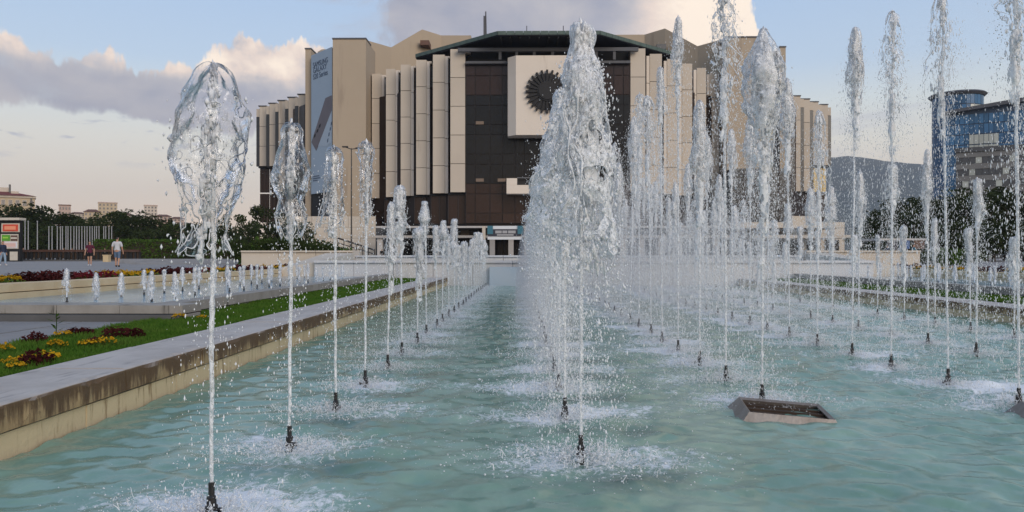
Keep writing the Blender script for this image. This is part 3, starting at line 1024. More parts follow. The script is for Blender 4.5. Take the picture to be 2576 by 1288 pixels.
# outer wings
wing_o = [(751, 767, 239.5, 484, 166.5), (726, 746, 247, 484, 169.5), (701, 720, 255, 484, 172.6), (678, 695, 262, 419, 175.8), (653, 669.5, 269, 419, 179)]
for i, (xa, xb, yt, yb, Y) in enumerate(wing_o):
    a, b = P(xa, yt, Y), P(xb, yb, Y)
    for s in (0, 1):
        x0, x1 = (a.x, b.x) if s == 0 else (bm_(b.x), bm_(a.x))
        column('w', 'panel', x0, x1, Y, 2.0, b.z, a.z, 4 if yb > 450 else 3)
        g0, g1 = (x0 - .95, x0 + .1) if s == 0 else (x1 - .1, x1 + .95)
        block('slot_glazing', 'slot_glass', bld, g0, g1, Y + .5, Y + 1.2, b.z, a.z - 2.4)
        g0, g1 = (x0 - .9, x0 + .1) if s == 0 else (x1 - .1, x1 + .9)
        block('facade_panel', 'panel', bld, g0, g1, Y + .45, Y + 1.3, a.z - 2.35, a.z - .5)
        block('column_cap', 'beam_grey', bld, x0 - .3, x1 + .1, Y - .1, Y + 2.4, a.z + .02, a.z + .25)
        z_low = P(xa, 560, Y).z
        m_ = 'sky_gold_glass' if (s and i >= 3) else 'brown_glass'  # outer right panes carry the reflected yellow sky in their colour
        for q in range(3):
            u0, u1 = x0 - .5 + (x1 - x0 + .7) * q / 3, x0 - .5 + (x1 - x0 + .7) * (q + 1) / 3
            zmid = P(xa, 484, Y).z
            if yb < 450:
                block('lower_pane', m_, bld, u0 + .05, u1 - .05, Y + 1.6, Y + 2, zmid, b.z - .4)
            block('lower_pane', 'brown_glass', bld, u0 + .05, u1 - .05, Y + 1.6, Y + 2, z_low, (zmid if yb < 450 else b.z) - .3)
        block('lower_sill', 'near_black', bld, x0 - .5, x1 + .5, Y + .6, Y + 3, b.z - .35, b.z - .03)

# stone podium left and right, projecting dark bay on the right
for s in (0, 1):
    a, b = P(700, 545, 149), P(945, 645, 149)
    x0, x1 = (a.x, b.x) if s == 0 else (bm_(b.x), bm_(a.x))
    nz_, nx_ = 4, 8
    pod = MB().box(x0 - BX + .1, x1 - BX - .1, 9.2, 30, 0.3, a.z).build('podium', 'mullion', bld)
    for r_ in range(nz_):
        for c_ in range(nx_):
            off = 0.5 if r_ % 2 else 0
            u0 = x0 + (x1 - x0) * max(0, (c_ - off * .5)) / nx_
            u1 = x0 + (x1 - x0) * (c_ + 1 - (off * .5 if c_ < nx_ - 1 else 0)) / nx_
            zz0, zz1 = .3 + (a.z - .3) * r_ / nz_, .3 + (a.z - .3) * (r_ + 1) / nz_
            block('stone_block', 'pale_stone', pod, u0 + .03, u1 - .03, 149.0 + rnd.uniform(0, .06), 149.4, zz0 + .02, zz1 - .02)
a, b = P(1840, 425, 147), P(1990, 560, 147)
bay = MB().box(a.x - BX, b.x - BX, 7, 20, b.z, a.z).build('dark_bay', 'slot_glass', bld)
for k in range(6):
    xk = a.x + (b.x - a.x) * k / 5
    block('mullion', 'mullion', bay, xk - .1, xk + .1, 146.85, 147.0, b.z, a.z)
for k in range(7):
    zk = b.z + (a.z - b.z) * k / 7
    block('transom', 'beam_grey', bay, a.x, a.x + (b.x - a.x) * .55, 146.9, 147.02, zk + .3, zk + .5)
a, b = P(1838, 560, 138), P(2125, 574, 138)
block('terrace_slab', 'pale_stone', bld, a.x, b.x, 138, 150, b.z, a.z)
a, b = P(1900, 592, 132), P(2140, 600, 132)
block('terrace_slab', 'pale_stone', bld, a.x, b.x, 132, 148, b.z, a.z)
a, b = P(1830, 575, 147.5), P(2125, 650, 147.5)
block('terrace_wall', 'pale_stone', bld, a.x, b.x, 147.6, 149, 0.3, a.z)
for k in range(6):
    a, b = P(1850 + k * 46, 604, 147), P(1882 + k * 46, 646, 147)
    block('terrace_door', 'dark_glass', bld, a.x, b.x, 147.2, 147.58, .4, a.z)

# entrance: lintels, piers and dark doors
z0, z1 = P(1300, 574, 131).z, P(1300, 569.5, 131).z
block('entrance_canopy', 'white_band', bld, P(945, 570, 131).x, P(1840, 570, 131).x, 131, 141.2, z0, z1)
z0, z1 = P(1300, 599, 133).z, P(1300, 593, 133).z
block('entrance_lintel', 'white_band', bld, P(945, 595, 133).x, P(1840, 595, 133).x, 133, 141.1, z0, z1)
zt_ = P(1300, 570, 141).z
block('entrance_wall', 'office_dark', bld, P(945, 595, 140.9).x, P(1840, 595, 140.9).x, 141.0, 142, .4, zt_)
for k in range(19):
    px = 950 + k * 47
    a, b = P(px, 600, 134), P(px + 13, 645, 134)
    block('entrance_pier', 'white_band', bld, a.x, b.x, 133.6, 134.6, .4, z0 - .01)
for k in range(38):
    px = 968 + k * 23.2
    a, b = P(px, 602, 140), P(px + 20, 645, 140)
    block('entrance_door', 'dark_glass', bld, a.x, b.x, 140.4, 140.95, .4, a.z)
for k in range(12):
    px = 1100 + k * 58
    a, b = P(px, 576, 140), P(px + 22, 592, 140)
    block('upper_window', 'pale_stone' if k % 3 else 'dark_glass', bld, a.x, b.x, 140.5, 140.96, b.z, a.z)

# emblem panel: white slab with chamfered flank and an iron sunburst
ex0, ex1 = P(1277, 240, 136.5).x - BX, P(1475, 240, 136.5).x - BX
ez0, ez1 = P(1376, 340, 136).z, P(1376, 140, 136).z
emb = MB().prism([(ex0, -2.4), (ex0 + 1.5, -3.9), (ex1 - 1.5, -3.9), (ex1, -2.4), (ex1, 0.25), (ex0, .25)], ez0, ez1).build('emblem_panel', 'panel_light', bld)
ec = Vector(((ex0 + ex1) / 2, -3.9, P(1376, 232, 136).z))


def disc_y(mb, c, r, y0, y1, n=28):
    """round plate standing upright, facing -y"""
    vs = [(c.x + r * math.cos(2 * math.pi * k / n), y0, c.z + r * math.sin(2 * math.pi * k / n)) for k in range(n)]
    vs += [(v[0], y1, v[2]) for v in vs]
    mb.add(vs, [tuple(range(n - 1, -1, -1))[::-1], tuple(range(n, 2 * n))[::-1]] + [(k, n + k, n + (k + 1) % n, (k + 1) % n) for k in range(n)])
    return mb


disc_y(disc_y(MB(), ec, 1.75, -4.75, -4.3), ec, 1.5, -4.95, -4.75).build('emblem_hub', 'emblem_iron', emb)
disc_y(MB(), ec, 2.55, -4.25, -3.92).build('emblem_disc', 'emblem_iron', emb)
for k in range(48):
    a = 2 * math.pi * k / 48
    rl = 3.85 if k % 2 == 0 else 3.25
    wd = 0.16 if k % 2 == 0 else 0.2
    dv, nv = Vector((math.cos(a), 0, math.sin(a))), Vector((-math.sin(a), 0, math.cos(a)))
    vs = []
    for yy_ in ((-4.62, -4.0) if k % 2 == 0 else (-4.34, -3.95)):
        for r_, ww in ((1.6, wd), (rl, wd * 1.15)):
            for sg in (-1, 1):
                q = ec + dv * r_ + nv * ww * sg
                vs.append((q.x, yy_, q.z))
    MB().add(vs, [(0, 1, 3, 2), (4, 6, 7, 5), (0, 2, 6, 4), (1, 5, 7, 3), (2, 3, 7, 6), (0, 4, 5, 1)]).build('emblem_ray', 'emblem_iron', emb)
# balcony
by0, by1 = P(1376, 487, 136).z, P(1376, 448, 136).z
bal = MB().box(ex0 - .2, ex1 + .2, -3.2, .2, by0, by0 + 1.55).build('balcony', 'panel_light', bld)
MB().box(ex0 - .2, ex0 + 1.7, -3.22, .2, by0 + 1.553, by1).build('balcony_end', 'panel_light', bal)
MB().box(ex1 - 1.7, ex1 + .2, -3.22, .2, by0 + 1.553, by1).build('balcony_end', 'panel_light', bal)
MB().box(ex0 + 1.75, ex1 - 1.75, -2.6, .2, by0 + 1.553, by0 + 2.3).build('planter', 'near_black', bal)
MB().tube([(ex0 + 1.7, -2.9, by1 + .1), (ex1 - 1.7, -2.9, by1 + .1)], .07, 6).build('handrail', 'grey_metal', bal)
# mast and rods on the roof
mast = MB()
p = P(1222, 78, 150)
mast.tube([(p.x - BX, 10, zs + .4), (p.x - BX, 10, P(1222, 30, 150).z)], [.28, .12], 6)
mast.box(p.x - BX - .45, p.x - BX - .1, 9.7, 10.2, zs + 1.5, P(1222, 42, 150).z)
mast.tube([(p.x - BX + 1.2, 10, zs + .4), (p.x - BX + 1.2, 10, zs + 2.2)], .1, 5)
mast.lathe([(.1, 0), (.55, .3), (.6, .45), (.1, .5)], 8, (p.x - BX + 1.9, 10, zs + 1.4))
mast.build('antenna_mast', 'beam_grey', bld)
for px in (1325, 1417):
    p = P(px, 66, 138)
    MB().tube([(p.x - BX, -2, zs + .4), (p.x - BX, -2, p.z)], .08, 5).build('lightning_rod', 'beam_grey', bld)


def text_mesh(name, body, size, m, extrude=0.02):
    cu = bpy.data.curves.new(name, 'FONT')
    cu.body = body
    cu.size = size
    cu.extrude = extrude
    o = bpy.data.objects.new(name, cu)
    C.objects.link(o)
    dg = bpy.context.evaluated_depsgraph_get()
    me = bpy.data.meshes.new_from_object(o.evaluated_get(dg))
    bpy.data.objects.remove(o)
    bpy.data.curves.remove(cu)
    me.materials.clear()
    me.materials.append(MATS[m])
    return me


# advertising banner on the left tower
qa, qb = P(783.5, 0, 159.6), P(836, 0, 152.9)
xa_, xb_ = qa.x, qb.x
Lb = math.hypot(xb_ - xa_, 152.9 - 159.6)
zt_a, zt_b = P(783, 141, 159.6).z, P(836, 116, 152.9).z
zlo = P(800, 487, 157).z
ban = thing('advertising_banner', 'tall blue grey advertising banner hung on the tower of the congress hall', 'banner', (xa_, 159.6, 0), rz=math.atan2(152.9 - 159.6, xb_ - xa_))
MB().prism([(0, -.06), (Lb, -.06), (Lb, 0), (0, 0)], [zlo] * 4, min(zt_a, zt_b)).build('cloth', 'banner', ban)
Hb = min(zt_a, zt_b) - zlo


def bann(pts, m, y, name):
    n = len(pts)
    vs = [(u * Lb, y, zlo + v * Hb) for u, v in pts] + [(u * Lb, y + .03, zlo + v * Hb) for u, v in pts]
    MB().add(vs, [tuple(range(n)), tuple(range(2 * n - 1, n - 1, -1))] + [(i, n + i, n + (i + 1) % n, (i + 1) % n) for i in range(n)]).build(name, m, ban)


bann([(0.02, .375), (.70, .66), (.99, .665), (.99, .56), (.26, .305)], 'banner_device', -.11, 'printed_device')
bann([(.30, .34), (.55, .42), (.98, .56), (.98, .34), (.75, .32)], 'banner_pale', -.10, 'printed_panel')
for (u, v) in ((.78, .345), (.84, .385), (.90, .42), (.95, .455)):
    bann([(u, v), (u + .05, v + .008), (u + .06, v + .03), (u + .01, v + .022)], 'banner_ink', -.13, 'printed_lens')
for (u, v) in ((.14, .40), (.27, .43), (.38, .46)):
    bann([(u, v), (u + .08, v + .008), (u + .10, v + .03), (u + .02, v + .022)], 'near_black', -.14, 'printed_lens')
for txt, v in (('SAMSUNG', .905), ('GALAXY', .865), ('S20 Series', .82)):
    me = text_mesh('lettering', txt, 1.55, 'banner_ink', .02)
    o = link('lettering', me, ban)
    o.location = (.10 * Lb, -.10, zlo + v * Hb)
    o.rotation_euler = (R(90), 0, 0)
    o.scale = (1.0 if txt != 'SAMSUNG' else .92, 1, 1)
for (u, v, l_) in ((.10, .12, .3), (.10, .105, .34), (.10, .09, .22), (.62, .115, .16), (.62, .10, .16)):
    bann([(u, v), (u + l_, v), (u + l_, v + .008), (u, v + .008)], 'banner_ink', -.10, 'fine_print')

# sign over the entrance
a, b = P(1213, 606, 126), P(1326, 569, 126)
sg = thing('entrance_sign', 'white framed sign with two teal emblems over the dark entrance', 'sign', (a.x, 126, 0))
block('sign_board', 'sign_white', sg, a.x + .9, b.x - .9, 126, 126.4, P(0, 604, 126).z, P(0, 570, 126).z)
block('sign_field', 'sign_dark', sg, a.x + .95, b.x - .95, 125.9, 126.0, P(0, 596, 126).z, P(0, 578, 126).z)
for u in ((1226, 1240), (1302, 1316)):
    q0, q1 = P(u[0], 590, 125.8), P(u[1], 569, 125.8)
    block('teal_emblem', 'teal', sg, q0.x, q1.x, 125.8, 125.9, q0.z, q1.z)
for k, (u0, u1, v0, v1) in enumerate(((1246, 1262, 581, 588), (1264, 1276, 581, 588), (1278, 1297, 581, 588), (1250, 1292, 590, 594))):
    q0, q1 = P(u0, v1, 125.85), P(u1, v0, 125.85)
    block('sign_strip', 'pole_grey', sg, q0.x, q1.x, 125.84, 125.9, q0.z, q1.z)
for u in ((1213, 1221), (1319, 1327)):
    q0, q1 = P(u[0], 606, 126), P(u[1], 570, 126)
    block('sign_post', 'pale_stone', sg, q0.x, q1.x, 126, 126.8, .4, q1.z)


# ------------------------------------------------------------------ fountain jets: where they stand
ROWS = [  # x, first y, spacing, measured heights of the first jets, spread of the others, crown styles
    (-1.36, 3.28, 1.07, [1.97, 1.90, 1.92, 2.12, 1.68, 1.94, 1.50, 1.92, 1.62, 1.74], (1.35, 1.95), ['lobed', 'bell', 'bell', 'ragged']),
    (0.30, 4.18, 1.08, [2.42, 2.30, 2.45, 2.40, 2.5], (2.25, 2.6), ['plume', 'plume', 'bell']),
    (1.83, 5.85, 1.02, [2.88, 3.55, 2.75, 3.95, 3.60, 3.45, 3.70], (2.5, 3.7), ['bullet', 'broken', 'bullet', 'bell']),
    (3.72, 5.72, 0.98, [3.55, 3.45, 3.60, 3.72, 2.98, 3.60, 3.62], (2.5, 3.7), ['bullet', 'broken', 'bullet']),
    (5.18, 8.75, 1.00, [2.02, 2.50, 2.42, 2.45, 2.30], (1.8, 2.7), ['bullet', 'bell', 'broken']),
    (6.66, 10.35, 1.00, [1.40, 1.55, 1.75], (1.4, 1.9), ['bell', 'bell', 'ragged']),
]
NEAR_STYLE = {(0, 0): 'open', (0, 1): 'lobed', (0, 2): 'bell', (0, 3): 'ragged', (1, 0): 'plume', (2, 0): 'bulb', (2, 1): 'broken', (3, 0): 'broken', (3, 1): 'broken', (3, 2): 'broken', (3, 3): 'bullet', (2, 3): 'bullet'}
JETS = []
for ri, (X, y0, dy, hs, (h0, h1), st) in enumerate(ROWS):
    k = 0
    y = y0
    while y < 28.3:
        h = hs[k] if k < len(hs) else rnd.uniform(h0, h1)
        JETS.append((ri, k, X + rnd.uniform(-.02, .02), y, h, NEAR_STYLE.get((ri, k)) or rnd.choice(st)))
        y += dy * rnd.uniform(.97, 1.03)
        k += 1

# ------------------------------------------------------------------ water of the main pool: real waves, foam where the jets fall
ys = [POOL_Y0]
while ys[-1] < POOL_Y1 - .02:
    q = max(ys[-1], 3.2)
    ys.append(min(POOL_Y1, ys[-1] + 0.016 * (q / 3.2) ** 1.45))
ys = np.array(ys)
xs = np.linspace(POOL_X0 + .0, POOL_X1, 420)
GX, GY = np.meshgrid(xs, ys)
px_, py_ = GX.ravel(), GY.ravel()
rs = np.random.RandomState(5)
Z = np.zeros(len(px_))
for k in range(26):
    ang = rs.uniform(-.9, .9) + (math.pi / 2 if k % 3 else 0)
    wl = 0.09 * 1.12 ** k if k < 16 else rs.uniform(.10, .3)
    kk = 2 * math.pi / wl
    Z += (0.0021 + 0.0013 * np.clip((px_ - 1.5) / 3, 0, 1)) * (wl / .35) ** 1.0 * np.sin(kk * (px_ * math.cos(ang) + py_ * math.sin(ang)) + rs.uniform(0, 6) + 1.1 * vnoise(np.stack([px_ * .6, py_ * .6, np.full_like(px_, k * 3.1)], 1))) * (0.5 if wl > 1 else 1)
foam = np.zeros(len(px_))
chop = np.zeros(len(px_))
for (ri, k, X, Y, H, stl) in JETS:
    amt = (0.95, 1.1, 1.1, 1.1, 0.95, 0.8)[ri]
    d2 = ((px_ - X - .03) / .72) ** 2 + ((py_ - Y - .12) / .44) ** 2
    mm = d2 < 9
    foam[mm] += amt * np.exp(-d2[mm])
    d3 = ((px_ - X) / .62) ** 2 + ((py_ - Y) / .62) ** 2
    mm = d3 < 9
    chop[mm] += np.exp(-d3[mm])
for X, Y, rx, ry, a in ((4.35, 6.55, .42, .20, 1.0), (3.9, 6.7, .35, .2, .8)):
    foam += a * np.exp(-(((px_ - X) / rx) ** 2 + ((py_ - Y) / ry) ** 2))
clear = np.zeros(len(px_))  # bubble-free water and dim steep wave faces by the nozzles, painted dark
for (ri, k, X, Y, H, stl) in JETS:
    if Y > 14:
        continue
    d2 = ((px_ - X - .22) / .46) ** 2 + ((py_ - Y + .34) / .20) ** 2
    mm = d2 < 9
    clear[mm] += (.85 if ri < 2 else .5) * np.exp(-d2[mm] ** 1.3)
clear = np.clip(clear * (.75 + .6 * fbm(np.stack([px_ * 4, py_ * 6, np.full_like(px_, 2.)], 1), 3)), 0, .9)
far = np.clip((py_ - 8) / 12, 0, 1)
foam += 0.30 * far * np.clip((px_ - 0.9) / 1.2, 0, 1)
n_f = fbm(np.stack([px_ * 2.3, py_ * 2.3, np.zeros_like(px_)], 1), 3)
foam = np.clip(foam * (0.72 + 0.45 * n_f), 0, 1.2)
chop = np.clip(chop, 0, 1.3)
n_c = fbm(np.stack([px_ * 9, py_ * 9, np.ones_like(px_)], 1), 3)
n_c2 = fbm(np.stack([px_ * 5, py_ * 5, np.full_like(px_, 4.)], 1), 3)
Z += chop * (0.009 * n_c + 0.014 * n_c2)
V = np.stack([px_, py_, Z], 1)
nx = len(xs)
ny = len(ys)
ii = (np.arange(ny - 1)[:, None] * nx + np.arange(nx - 1)[None, :]).ravel()
me = np_mesh('pool_water', V, np.stack([ii, ii + 1, ii + nx + 1, ii + nx], 1), 'pool_water')
at_ = me.attributes.new('foam', 'FLOAT', 'POINT')
at_.data.foreach_set('value', foam.astype(np.float32))
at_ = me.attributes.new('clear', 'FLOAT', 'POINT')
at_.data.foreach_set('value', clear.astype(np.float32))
tag(link('pool_water', me), kind='structure')

# ------------------------------------------------------------------ jet geometry
OCT_V = np.array([(1, 0, 0), (-1, 0, 0), (0, 1, 0), (0, -1, 0), (0, 0, 1), (0, 0, -1)], float)
OCT_F = np.array([(4, 0, 2), (4, 2, 1), (4, 1, 3), (4, 3, 0), (5, 2, 0), (5, 1, 2), (5, 3, 1), (5, 0, 3)])


def drops(Cn, S):
    """drops: centres (n,3), half-axes (n,3)"""
    n = len(Cn)
    V = (OCT_V[None] * S[:, None, :] + Cn[:, None, :]).reshape(-1, 3)
    F = (OCT_F[None] + (np.arange(n) * 6)[:, None, None]).reshape(-1, 3)
    return V, F


def ico2():
    t = (1 + 5 ** .5) / 2
    v = [(-1, t, 0), (1, t, 0), (-1, -t, 0), (1, -t, 0), (0, -1, t), (0, 1, t), (0, -1, -t), (0, 1, -t), (t, 0, -1), (t, 0, 1), (-t, 0, -1), (-t, 0, 1)]
    f = [(0, 11, 5), (0, 5, 1), (0, 1, 7), (0, 7, 10), (0, 10, 11), (1, 5, 9), (5, 11, 4), (11, 10, 2), (10, 7, 6), (7, 1, 8), (3, 9, 4), (3, 4, 2), (3, 2, 6), (3, 6, 8), (3, 8, 9), (4, 9, 5), (2, 4, 11), (6, 2, 10), (8, 6, 7), (9, 8, 1)]
    v = [np.array(p) / np.linalg.norm(p) for p in v]
    cache, nf = {}, []

    def mid(a, b):
        key = (min(a, b), max(a, b))
        if key not in cache:
            m = v[a] + v[b]
            v.append(m / np.linalg.norm(m))
            cache[key] = len(v) - 1
        return cache[key]
    for a, b, c in f:
        x, y, z = mid(a, b), mid(b, c), mid(c, a)
        nf += [(a, x, z), (b, y, x), (c, z, y), (x, y, z)]
    return np.array(v), np.array(nf)


ICO_V, ICO_F = ico2()


def blobs(Cn, S, seed, amp=0.45):
    Vs, Fs = [], []
    for k in range(len(Cn)):
        nn = fbm(ICO_V * 1.6 + seed + k * 7.7, 2)
        Vs.append(ICO_V * (1 + amp * nn[:, None]) * S[k] + Cn[k])
        Fs.append(ICO_F + k * len(ICO_V))
    return np.concatenate(Vs), np.concatenate(Fs)


def strand(pts, rad, n=5):
    pts = np.asarray(pts, float)
    m = len(pts)
    rad = np.broadcast_to(np.asarray(rad, float), (m,))
    d = np.gradient(pts, axis=0)
    d /= np.linalg.norm(d, axis=1)[:, None] + 1e-9
    ref = np.where(np.abs(d[:, 2:3]) < .9, np.array([[0, 0, 1.0]]), np.array([[1.0, 0, 0]]))
    u = np.cross(d, ref)
    u /= np.linalg.norm(u, axis=1)[:, None] + 1e-9
    q = np.cross(d, u)
    a = np.arange(n) * 2 * math.pi / n
    V = pts[:, None] + rad[:, None, None] * (np.cos(a)[None, :, None] * u[:, None] + np.sin(a)[None, :, None] * q[:, None])
    i, k = np.meshgrid(np.arange(m - 1), np.arange(n), indexing='ij')
    i, k = i.ravel(), k.ravel()
    k2 = (k + 1) % n
    F = np.concatenate([np.stack([i * n + k, i * n + k2, (i + 1) * n + k2], 1), np.stack([i * n + k, (i + 1) * n + k2, (i + 1) * n + k], 1)])
    return V.reshape(-1, 3), F


def tidy_edge(V, F):
    """smooth the ragged boundary of an open triangle sheet"""
    E = np.concatenate([F[:, [0, 1]], F[:, [1, 2]], F[:, [2, 0]]])
    Es = np.sort(E, axis=1)
    key = Es[:, 0].astype(np.int64) * (len(V) + 1) + Es[:, 1]
    uq, idx, cnt = np.unique(key, return_index=True, return_counts=True)
    B = Es[idx[cnt == 1]]
    V = V.copy()
    for _ in range(3):
        acc = np.zeros_like(V)
        num = np.zeros(len(V))
        for a, b in ((0, 1), (1, 0)):
            np.add.at(acc, B[:, a], V[B[:, b]])
            np.add.at(num, B[:, a], 1)
        m = num >= 2
        V[m] = .5 * V[m] + .5 * acc[m] / num[m][:, None]
    tidy_edge.B = B
    return V, F


def edge_ropes(V, B, rad, rg):
    """thick bead of water along the torn edge"""
    if len(B) == 0:
        return None
    p, q = V[B[:, 0]], V[B[:, 1]]
    d = q - p
    ln = np.linalg.norm(d, axis=1)
    ok = ln > 1e-5
    p, q, d = p[ok], q[ok], d[ok] / ln[ok][:, None]
    ref = np.where(np.abs(d[:, 2:3]) < .9, np.array([[0, 0, 1.0]]), np.array([[1.0, 0, 0]]))
    u = np.cross(d, ref)
    u /= np.linalg.norm(u, axis=1)[:, None]
    w_ = np.cross(d, u)
    n = len(p)
    r0 = rad * (1 + .6 * vnoise(p * 45))[:, None]
    r1 = rad * (1 + .6 * vnoise(q * 45))[:, None]
    ring = []
    for c, r in ((p - d * rad * .4, r0), (q + d * rad * .4, r1)):
        for a in range(4):
            an = a * math.pi / 2
            ring.append(c + (u * math.cos(an) + w_ * math.sin(an)) * r)
    Vv = np.stack(ring, 1).reshape(-1, 3)
    o = (np.arange(n) * 8)[:, None]
    Fs = []
    for a in range(4):
        b = (a + 1) % 4
        Fs.append(np.concatenate([o + a, o + b, o + 4 + b], 1))
        Fs.append(np.concatenate([o + a, o + 4 + b, o + 4 + a], 1))
    return Vv, np.concatenate(Fs)


def sheet(prof, L, seed, lump=.25, tear0=.45, thr1=-.1, nA=40, nL=64, thick=0.0, fold=0.12, lobes=2.0, lean=(0, 0), rag=0.0):
    """thin falling sheet of water round the jet: a lumpy bell torn open towards its lower edge"""
    t = np.linspace(0, 1, nL)
    th = np.arange(nA) * 2 * math.pi / nA
    pt, pr = zip(*prof)
    r0 = np.interp(t, pt, pr)
    T, A = np.meshgrid(t, th, indexing='ij')
    T, A = T.ravel(), A.ravel()
    base = np.stack([np.cos(A) * lobes, np.sin(A) * lobes, T * 3.2 * L / .5 + seed * 5.1], 1)
    r = np.repeat(r0, nA) * (1 + lump * fbm(base, 3)) + np.repeat(r0, nA) * fold * np.abs(fbm(base * 2.7 + 31, 2)) * np.minimum(1, T * 4)
    r = np.maximum(r, 0.002)
    ax = lean[0] * T ** 1.5 + 0.02 * vnoise(np.stack([T * 3 + seed, np.zeros_like(T), np.zeros_like(T)], 1)) * T
    ay = lean[1] * T ** 1.5 + 0.02 * vnoise(np.stack([T * 3 + seed, np.ones_like(T) * 9, np.zeros_like(T)], 1)) * T
    z = -L * T + 0.02 * fbm(base * 1.5 + 77, 2) * (T > 0.001) - rag * np.maximum(0, 1 - T * 6) * np.abs(fbm(np.stack([np.cos(A) * 2.5, np.sin(A) * 2.5, np.full_like(A, seed)], 1), 2))
    V = np.stack([ax + r * np.cos(A), ay + r * np.sin(A), z], 1)
    tn = fbm(np.stack([np.cos(A) * 2.6, np.sin(A) * 2.6, T * 5.0 * L / .5 + seed * 2.3], 1), 3)
    thr = np.where(T < tear0, 1.25, np.interp(T, [tear0, 1], [0.85 if thr1 > -.5 else .1, thr1]))
    keep_v = tn < thr
    i, k = np.meshgrid(np.arange(nL - 1), np.arange(nA), indexing='ij')
    i, k = i.ravel(), k.ravel()
    k2 = (k + 1) % nA
    a, b, c, d = i * nA + k, i * nA + k2, (i + 1) * nA + k2, (i + 1) * nA + k
    keep = keep_v[a] & keep_v[b] & keep_v[c] & keep_v[d]
    a, b, c, d = a[keep], b[keep], c[keep], d[keep]
    F = np.concatenate([np.stack([a, d, c], 1), np.stack([a, c, b], 1)])
    V, F = tidy_edge(V, F)
    if thick > 0:
        Vi = V.copy()
        cx, cyy = ax, ay
        rr = np.maximum(r - thick, 0.0006)
        Vi[:, 0] = cx + rr * np.cos(A)
        Vi[:, 1] = cyy + rr * np.sin(A)
        Vi[:, 2] -= thick * np.maximum(0, 1 - T * 8)
        F = np.concatenate([F, F[:, ::-1] + len(V)])
        V = np.concatenate([V, Vi])

    def surf(tt, aa):
        """point on the sheet, for strands"""
        ti = np.clip((tt * (nL - 1)).astype(int), 0, nL - 1)
        ai = (np.round(aa / (2 * math.pi) * nA).astype(int)) % nA
        return V[ti * nA + ai]
    return V, F, surf


PROF = {
    'open': [(0, 0), (.02, .25), (.06, .5), (.16, .78), (.32, .95), (.5, 1.0), (.66, .86), (.8, .62), (.9, .6), (1, .8)],
    'lobed': [(0, 0), (.02, .42), (.06, .52), (.15, .5), (.3, .72), (.45, .98), (.55, .92), (.66, .55), (.78, .75), (.92, .8), (1, .6)],
    'bell': [(0, 0), (.03, .5), (.08, .62), (.2, .58), (.4, .66), (.6, .72), (.8, .92), (1, 1.2)],
    'ragged': [(0, 0), (.02, .62), (.08, .8), (.18, .72), (.3, .55), (.55, .62), (.8, .5), (1, .55)],
    'bullet': [(0, 0), (.02, .3), (.06, .48), (.14, .58), (.3, .74), (.5, .95), (.62, 1.0), (.78, .75), (1, .5)],
    'bulb': [(0, 0), (.02, .2), (.06, .32), (.14, .62), (.28, .95), (.4, 1.0), (.55, .8), (.72, .5), (1, .45)],
    'plume': [(0, 0), (.015, .30), (.05, .36), (.1, .33), (.2, .45), (.35, .62), (.55, .78), (.75, .9), (1, 1.05)],
    'front': [(0, 0), (.012, .38), (.04, .46), (.09, .40), (.14, .42), (.22, .66), (.3, .80), (.4, .72), (.55, .85), (.75, .95), (1, 1.0)],
    'broken': [(0, 0), (.03, .35), (.1, .5), (.3, .7), (.6, .9), (1, 1.0)],
}
SPEC = {  # radius, length, lump, tear start, tear end, inner blobs, strands, loose drops
    'open': (.150, .84, .16, .18, -.22, 30, 10, 260),
    'lobed': (.108, .66, .20, .45, -.05, 36, 6, 130),
    'bell': (.092, .62, .24, .35, -.15, 44, 5, 220),
    'ragged': (.080, .66, .36, .20, -.12, 60, 5, 220),
    'bullet': (.092, 1.0, .30, .26, -.28, 90, 4, 420),
    'bulb': (.150, 1.15, .26, .34, -.25, 120, 5, 420),
    'plume': (.160, 1.15, .26, .12, -.22, 190, 8, 900),
    'front': (.160, 1.35, .22, .10, -.28, 420, 9, 1800),
    'broken': (.15, 1.25, .35, .02, -.60, 110, 8, 700),
}


